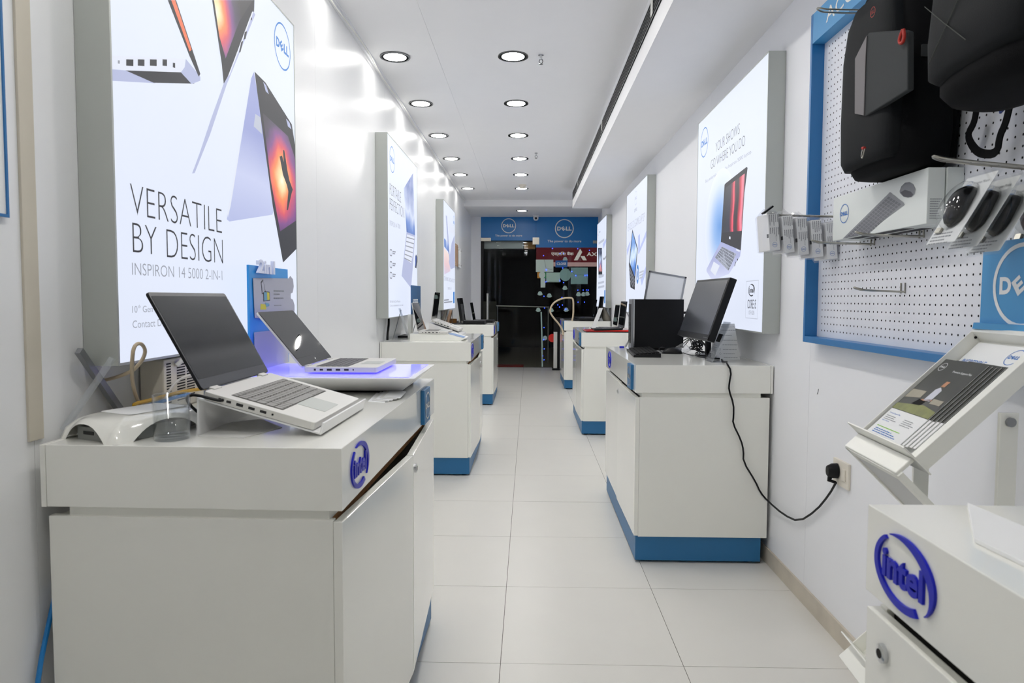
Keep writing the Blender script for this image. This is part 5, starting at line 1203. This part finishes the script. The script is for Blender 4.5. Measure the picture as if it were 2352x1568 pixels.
# mouse blister packs
for k in range(4):
    x = .854+.0445*k
    t = thing('mouse_blister_pack', (x, 1.46, 1.31), ['clear blister pack with black mouse on white card, at the tip of the hook', 'clear blister pack with a dark mouse, second from the hook tip', 'clear blister pack with a dark mouse, third from the hook tip', 'clear blister pack with a maroon mouse, nearest the pegboard'][k], 'blister pack', 'blister packs with mice')
    zlo = 1.312-.009*k; tv = Vector((.087, 0, .150))
    if k == 3: x, zlo, tv = 1.029, 1.297, Vector((.052, 0, .165))
    f = Frame((x, 1.512, zlo), (0, -1, 0), tv)
    Wp, Hp = .112, .178
    pb_ = rrect(Wp, Hp, .008, 3, Wp/2, Hp/2)
    MB().prism(rrect(Wp-.012, Hp-.014, .003, 2, Wp/2, Hp/2), f, -.001, 0).obj('card', 'white_paper', t)
    m = MB(); dell(m, f.sub(.030, .150), .010, h=.0004, ringw=.08); m.obj('emblem', 'print_blue', t)
    m = MB(); put_text(m, 'Wireless Mouse', f, .044, .148, .095, .155, h=.0005); bars(m, f, .014, .030, 4, .07, .003, .008, h=.0005, seed=k); m.obj('fine_print', 'print_grey', t)
    MB().prism(pb_, f, -.0035, -.0015).prism(pb_, f, .002, .0032).obj('clear_shell', 'blister', t)
    secs = []
    for h_, g in ((.003, 1), (.014, .97), (.027, .86), (.034, .6)): secs.append([f.pt(.058+.036*g*math.cos(a*math.pi/12), .092+.056*g*math.sin(a*math.pi/12), h_) for a in range(24)])
    MB().loft(secs).obj('clear_bubble', 'blister', t, smooth='all')
    Mf = Matrix((( -f.u.x, f.v.x, f.n.x, 0), (-f.u.y, f.v.y, f.n.y, 0), (-f.u.z, f.v.z, f.n.z, 0), (0, 0, 0, 1)))
    Mf = Matrix.Translation(f.pt(.058, .092, .002)) @ Matrix(((f.u.x, f.v.x, f.n.x), (f.u.y, f.v.y, f.n.y), (f.u.z, f.v.z, f.n.z))).to_4x4() @ Matrix.Rotation(R_(188), 4, 'Z')
    MB().loft(mouse_shell(Mf, .100, .055, .029)).obj('mouse', 'black_gloss' if k < 3 else 'red_plastic', t, smooth='all')
    MB().prism(rrect(.018, .012, .002, 2, .03, .038), f, .001, .006).obj('usb_receiver', 'steel', t)
mat('maroon_plastic', '#3a1216', rough=.2)
for o in bpy.data.objects:
    if o.name.startswith('mouse') and o.data and o.data.materials and o.data.materials[0].name == 'red_plastic' and o.parent and o.parent.name.startswith('mouse_blister'): o.data.materials[0] = MATS['maroon_plastic']
# ---- backpacks
def sq(cx, cy, rx, ry, z, n=3.2, m=28, M=None):
    P = []
    for k in range(m):
        a = 2*math.pi*k/m; c, s = math.cos(a), math.sin(a)
        p = Vector((cx+rx*math.copysign(abs(c)**(2/n), c), cy+ry*math.copysign(abs(s)**(2/n), s), z)); P.append(M @ p if M else p)
    return P
bp = thing('backpack', (.98, 1.90, 1.52), 'black backpack with a grey front panel and red zip pulls', 'backpack')
secs = [sq(1.0, 1.905, rx, ry, 1.537+(z-1.505)*.95) for z, rx, ry in ((1.505, .060, .11), (1.512, .075, .14), (1.53, .083, .152), (1.60, .086, .158), (1.75, .086, .160), (1.88, .083, .157), (1.96, .076, .148), (2.03, .062, .13), (2.08, .045, .10), (2.10, .02, .06))]
MB().loft(secs).obj('body', 'bag_black', bp, smooth='all')
secs = [sq(.935, 1.91, rx, ry, 1.537+(z-1.505)*.95, 4) for z, rx, ry in ((1.535, .03, .125), (1.56, .038, .138), (1.68, .040, .142), (1.86, .038, .14), (1.95, .032, .125), (2.0, .02, .10))]
MB().loft(secs).obj('front_pocket', 'bag_dark', bp, smooth='all')
fp = Frame((.893, 0, 0), (0, -1, 0), (0, 0, 1))
def T4(x, y): return fp.at(1920+x/3.5625, y/3.5625)
P = [T4(*p) for p in [(255, 950), (172, 935), (172, 480), (280, 265), (560, 245), (600, 260), (600, 735)]]
MB().prism(P, fp, -.012, .004).obj('grey_panel', 'bag_grey', bp, bevel=.003)
P = [T4(*p) for p in [(248, 945), (174, 930), (176, 480), (272, 290), (262, 480)]]
MB().prism(P, fp, .0042, .007).obj('pale_edge_panel', 'bag_light', bp, bevel=.001)
def loop(name, px, m, r, par, f=fp, h=.012): return MB().tube([f.pt(*f.at(1920+x/3.5625, y/3.5625), h) for x, y in px], r, 8, 1).obj(name, m, par, smooth=True)
mat('red_cord', '#a8200f', rough=.6)
loop('zip_pull', [(590, 240), (560, 320), (565, 355), (590, 350), (603, 300), (595, 240)], 'red_cord', .004, bp)
loop('zip_pull', [(262, 1205), (246, 1260), (248, 1300), (262, 1270), (275, 1215)], 'steel', .0018, bp)
loop('zip_tab', [(255, 1212), (272, 1212)], 'red_cord', .004, bp)
P = [T4(*p) for p in [(745, 560), (795, 552), (790, 635), (748, 640)]]
c = fp.at(1920+340/3.5625, 98/3.5625); m = MB(); m.ring(fp, .013, .0115, .012, n=20, cx=c[0], cy=c[1]); put_text(m, 'DELL', fp, c[0]-.009, c[1]-.004, c[0]+.009, c[1]+.004, h=.012); m.obj('emblem', 'red_cord', bp)
MB().box(.965, .99, 1.742, 1.748, 1.80, 1.83).obj('strap_buckle', 'bag_grey', bp, bevel=.003)
MB().box(1.03, 1.06, 1.738, 1.747, 1.70, 1.735).obj('side_tag', 'red_cord', bp, bevel=.002)
MB().tube([(1.04, 1.80, 2.09), (1.05, 1.88, 2.13), (1.04, 1.97, 2.09)], .010, 8, 2).obj('grab_handle', 'bag_black', bp, smooth=True)
MB().box(1.02, 1.035, 1.98, 2.0, 1.533, 1.56).obj('hanging_strap', 'bag_black', bp, bevel=.003)
MB().tube([(1.06, 2.04, 2.0), (1.072, 2.05, 1.8), (1.07, 2.02, 1.56)], .016, 8, 2).tube([(1.06, 1.78, 2.0), (1.072, 1.77, 1.8), (1.07, 1.79, 1.56)], .016, 8, 2).obj('shoulder_strap', 'bag_black', bp, smooth=True)
b2_ = thing('backpack', (.96, 1.36, 1.62), 'charcoal backpack with thin diagonal line pattern hanging in front of the pegboard', 'backpack')
Mb = Matrix.Translation((.935, 1.36, 1.60)) @ Matrix.Rotation(R_(6), 4, 'Y') @ Matrix.Rotation(R_(-3), 4, 'X')
secs = [sq(0, 0, rx, ry, z, 3, M=Mb) for z, rx, ry in ((0, .05, .10), (.008, .075, .14), (.03, .092, .16), (.12, .098, .168), (.30, .092, .168), (.42, .078, .155), (.475, .05, .11), (.495, .02, .05))]
MB().loft(secs).obj('body', 'bag_black', b2_, smooth='all')
MB().tube([Mb @ Vector((0, .075, .47)), Mb @ Vector((0, .055, .555)), Mb @ Vector((0, -.045, .562)), Mb @ Vector((0, -.075, .47))], .009, 8, 2).obj('grab_handle', 'bag_black', b2_, smooth=True)
secs = [sq(-.075, 0, rx, ry, z, 3.4, M=Mb) for z, rx, ry in ((.045, .02, .12), (.06, .035, .142), (.14, .042, .152), (.30, .040, .152), (.40, .03, .135), (.43, .015, .10))]
MB().loft(secs).obj('front_pocket', 'bag_dark', b2_, smooth='all')
mat('seam_line', '#3a3d38', rough=.7)
m = MB(); fm = Frame(Mb @ Vector((-.1175, 0, 0)), Mb.to_3x3() @ Vector((0, -1, 0)), Mb.to_3x3() @ Vector((0, 0, 1)))
for a, b in (((-.14, .40), (.10, .12)), ((-.10, .08), (.14, .36)), ((-.02, .42), (.14, .24)), ((-.14, .22), (.02, .08))):
    m.tube([fm.pt(*a, .0), fm.pt((a[0]+b[0])/2, (a[1]+b[1])/2, .002), fm.pt(*b, 0)], .0009, 5, 0)
m.obj('stitched_lines', 'seam_line', b2_)
def z4(x, y): return (1920+x/3.5625, y/3.5625)
fs2 = Frame((1.05, 0, 0), (0, -1, 0), (0, 0, 1))
P = [fs2.pt(*fs2.at(*z4(*p))) for p in [(1150, 900), (1130, 1010), (1075, 1100), (1110, 1190), (1180, 1260), (1320, 1260), (1340, 1110), (1385, 1020), (1420, 880)]]
m = MB()
for _ in range(2):
    Q = [P[0]]
    for a, b in zip(P, P[1:]): Q += [a*.75+b*.25, a*.25+b*.75]
    P = Q+[P[-1]]
secs = []
for i, p in enumerate(P):
    d = (P[min(i+1, len(P)-1)]-P[max(i-1, 0)]).normalized(); s = fs2.n.cross(d).normalized()*.010; n_ = fs2.n*.0015
    secs.append([p-s-n_, p+s-n_, p+s+n_, p-s+n_])
m.loft(secs)
m.obj('hanging_strap', 'bag_black', b2_)
mat('tag_blue', '#12307c', rough=.5)
P = [fs2.at(*z4(*p)) for p in [(1340, 855), (1395, 850), (1390, 900), (1360, 930)]]; MB().prism(P, fs2, .002, .006).obj('blue_tag', 'tag_blue', b2_)
# hook of the second backpack
hook('h', .90, 1.40, 2.135, 'steel hook holding up the charcoal backpack')

# ------------------------------------------------------------------ brochure stand
bs_ = thing('brochure_stand', (.93, 1.45, 0), 'white metal two-tier brochure stand with a blue header sign', 'brochure stand')
P0 = Vector((.7685, 1.5833, .8919)); th = -.0628; ti = .7806; TW, TL = .235, .345
du = Vector((math.sin(th), -math.cos(th), 0)); dv_ = Vector((math.cos(th)*math.cos(ti), math.sin(th)*math.cos(ti), math.sin(ti)))
def tray(dz):
    f = Frame(P0+Vector((0, 0, dz)), du, dv_)
    MB().prism([(0, 0), (TW, 0), (TW, TL), (0, TL)], f, -.030, -.027).obj('tray_sheet', 'white_satin', bs_)
    for a, b in ((-.003, 0), (TW, TW+.022)): MB().prism([(a, 0), (b, 0), (b, TL), (a, TL)], f, -.030, .004).obj('tray_side', 'white_satin', bs_, bevel=.001)
    MB().prism([(-.003, TL-.012), (TW+.022, TL-.012), (TW+.022, TL), (-.003, TL)], f, -.030, .004).obj('tray_end', 'white_satin', bs_, bevel=.001)
    MB().prism([(-.012, -.003), (TW+.024, -.003), (TW+.024, 0), (-.012, 0)], f, -.040, .034).obj('front_lip', 'white_satin', bs_)
    MB().prism([(0, -.046), (TW+.016, -.046), (TW+.016, -.004), (0, -.004)], f, -.004, .004).obj('lip_shelf', 'white_satin', bs_, bevel=.002)
    g = Frame(f.pt(-.002, -.042, -.002), du, -f.n)
    m = MB()
    for q in ([(0, 0), (.022, 0), (.022, .26), (0, .26)], [(TW, 0), (TW+.024, 0), (TW+.024, .26), (TW, .26)], [(0, 0), (TW+.02, 0), (TW+.02, .016), (0, .016)], [(0, .20), (TW+.02, .20), (TW+.02, .225), (0, .225)]): m.prism(q, g, -.006, .006)
    if dz == 0:
        m.obj('front_frame', 'white_satin', bs_); mat('frosted', '#c6c7c7', rough=.4)
        MB().prism([(.02, .014), (TW+.002, .014), (TW+.002, .21), (.02, .21)], g, -.003, 0).obj('frosted_panel', 'frosted', bs_)
    for v_, hh in ((.06, 0), (.20, 0), (.33, 0)): MB().cyl(f.pt(-.0005, v_, -.012), f.pt(.0015, v_, -.012), .003, n=10).obj('rivet', 'dark_gap', bs_)
    return f
ft_ = tray(0); tray(-.50)
for y in (1.318, 1.60):
    MB().box(.900, .935, y-.004, y+.004, .02, .985).obj('post', 'white_satin', bs_, bevel=.001)
    MB().box(.72, 1.08, y-.015, y+.015, 0, .022).obj('floor_foot', 'white_satin', bs_, bevel=.002)
    s = -1 if y < 1.5 else 1
    MB().cyl((.918, y+s*.004, .968), (.918, y+s*.010, .968), .009, n=16).obj('bolt', 'grey_metal', bs_, smooth=True)
MB().box(.905, .93, 1.31, 1.60, .30, .33).obj('cross_bar', 'white_satin', bs_)
th_ = ft_.pt(0, TL, .004)
hx = th_.x+.004
fhd = Frame((hx, 0, 0), (0, -1, 0), (0, 0, 1)); a = fhd.at(2250, 742); b = fhd.at(2262, 558)
hd = MB().prism([(a[0], th_.z), (a[0]+.262, th_.z), (a[0]+.262, b[1]), (a[0]+.003, b[1])], fhd, -.003, 0).prism([(a[0]-.006, th_.z-.002), (a[0]+.268, th_.z-.002), (a[0]+.268, th_.z+.012), (a[0]-.002, th_.z+.012)], fhd, 0, .012).obj('header_sign', 'header_blue', bs_)
m = MB(); c = fhd.at(2345, 655); dell(m, fhd.sub(a[0]+.128, c[1]), .088, h=.0006, ringw=.10); m.obj('header_emblem', 'white_paper', hd)
# brochures
def leaf(u0, v0, wd, ln, h, rot, m, label, name='brochure', grp='brochures in the upper tray'):
    f = ft_.sub(u0, v0, h, rot); t = thing(name, f.pt(0, 0), label, 'brochure', grp)
    MB().prism([(0, 0), (wd, 0), (wd, ln), (0, ln)], f, 0, .0012).obj('cover', m, t); return t, f
t, f = leaf(.004, .008, .226, .318, -.025, 0, 'white_paper', 'white leaflet headed INCREDIBLE at the back of the upper tray')
f = Frame(f.pt(0, 0, .0014), f.u, f.v)
m = MB()
def b8(x, y): return f.at(1940+x/4.612, 740+y/4.612)
a = b8(1175, 400); a = (max(a[0], .014), a[1]); put_text(m, 'INCREDIBLE', f, a[0], a[1]-.008, a[0]+.085, a[1]+.008, off=.0); m.obj('headline', 'print_blue', t); m = MB(); c = b8(1862, 318); c = (min(c[0], .198), min(c[1], .288)); dell(m, f.sub(c[0], c[1]), .022, h=.0003, ringw=.08); m.obj('emblem', 'print_blue', t)
mat('brochure_dark', '#33352f', rough=.35, var=.3, vscale=18); mat('brochure_edge', '#8f8f8d', rough=.5); mat('brochure_green', '#7f8440', rough=.4, var=.5, vscale=40)
mat('bench_grey', '#a49d8b', rough=.5, var=.2, vscale=30); mat('skin_print', '#b8805a', rough=.5); mat('shirt_print', '#c9cbd6', rough=.5); mat('green_line', '#86c41f', rough=.5)
rb = random.Random(11)
for k in range(9):
    o = .060-.0055*k if k < 8 else .006
    off = .07*(1-k/8)
    t, f = leaf(.006+off, .012+.004*rb.random()+off*.25, .158, .235, -.0225+k*.0024, 0, 'white_paper', 'dark photo brochure in the fanned pile of the upper tray' if k < 8 else 'top brochure of the pile with a seated figure on its cover')
    MB().prism([(0, .075), (.158, .075), (.158, .235), (0, .235)], f, .00122, .0016).obj('cover_photo', 'brochure_dark', t)
    if k == 8:
        fk = Frame(f.pt(0, 0, .0018), f.u, f.v); P = t
        def add(pts, m, nm): MB().prism(pts, fk, .0002, .0003).obj(nm, m, t)
        add([(0, .076), (.158, .076), (.158, .096), (.10, .104), (0, .092)], 'brochure_green', 'printed_grass')
        add([(.002, .112), (.060, .120), (.058, .140), (.002, .138)], 'bench_grey', 'printed_bench'); add([(.108, .112), (.148, .112), (.148, .126), (.108, .126)], 'bench_grey', 'printed_bench')
        add([(.078, .116), (.104, .116), (.104, .150), (.090, .158), (.080, .150)], 'shirt_print', 'printed_figure'); add([(.086, .160), (.100, .160), (.102, .176), (.088, .176)], 'skin_print', 'printed_figure'); add([(.066, .112), (.108, .118), (.104, .124), (.070, .118)], 'skin_print', 'printed_figure')
        add([(.050, .100), (.084, .100), (.090, .114), (.062, .116)], 'black_matte', 'printed_figure')
        m = MB(); dell(m, fk.sub(.020, .212), .012, h=.0003, ringw=.1); m.obj('emblem', 'white_paper', t); m = MB(); put_text(m, 'Premium Support Plus', fk, .072, .200, .142, .207, off=.01, h=.0003); m.obj('lettering', 'white_paper', t)
        m = MB(); put_text(m, 'Premium Support Plus', fk, .012, .060, .060, .0645, off=.005, h=.0003); put_text(m, 'Support Features', fk, .012, .037, .045, .041, off=.005, h=.0003); bars(m, fk, .02, .014, 3, .11, .002, .005, h=.0003, seed=8); m.obj('blue_print', 'print_blue', t)
        m = MB(); bars(m, fk, .012, .053, 3, .06, .0016, .005, h=.0003, seed=3); bars(m, fk, .09, .055, 4, .055, .0016, .005, h=.0003, seed=4); m.obj('fine_print', 'print_grey', t)
        add([(.016, .0215), (.120, .0215), (.120, .0232), (.016, .0232)], 'green_line', 'green_rule')
# paper stack on the near counter
z_ = .911
P = [(PZ(*p, z_).x, PZ(*p, z_).y) for p in [(2222, 1153), (2238, 1235), (2352, 1290), (2352, 1188)]]
e0 = Vector(P[1]); e1 = Vector(P[2]); d_ = (e1-e0); P = [P[0], P[1], tuple(e0+d_*2.6), tuple(Vector(P[0])+d_*2.6)]
tag(MB().prism(P, Frame((0, 0, CT), (1, 0, 0), (0, 1, 0)), .0002, .006).obj('paper_ream', 'white_paper', bevel=.001), 'stack of white paper on the counter beside the brochure stand', 'paper')

for o in bpy.data.objects:
    if o.name.split('.')[0] in ('fine_print', 'blue_print', 'printed_lines', 'grille_slots', 'keys', 'stitched_lines', 'rear_connectors'): o['kind'] = 'stuff'

# small glowing prints are left to plain path hits: the lamps and poster sheets carry the light
for m in bpy.data.materials:
    try:
        if m.name not in ('diffuser', 'diffuser_dim', 'poster_white', 'lit_acrylic'): m.cycles.emission_sampling = 'NONE'
    except Exception: pass
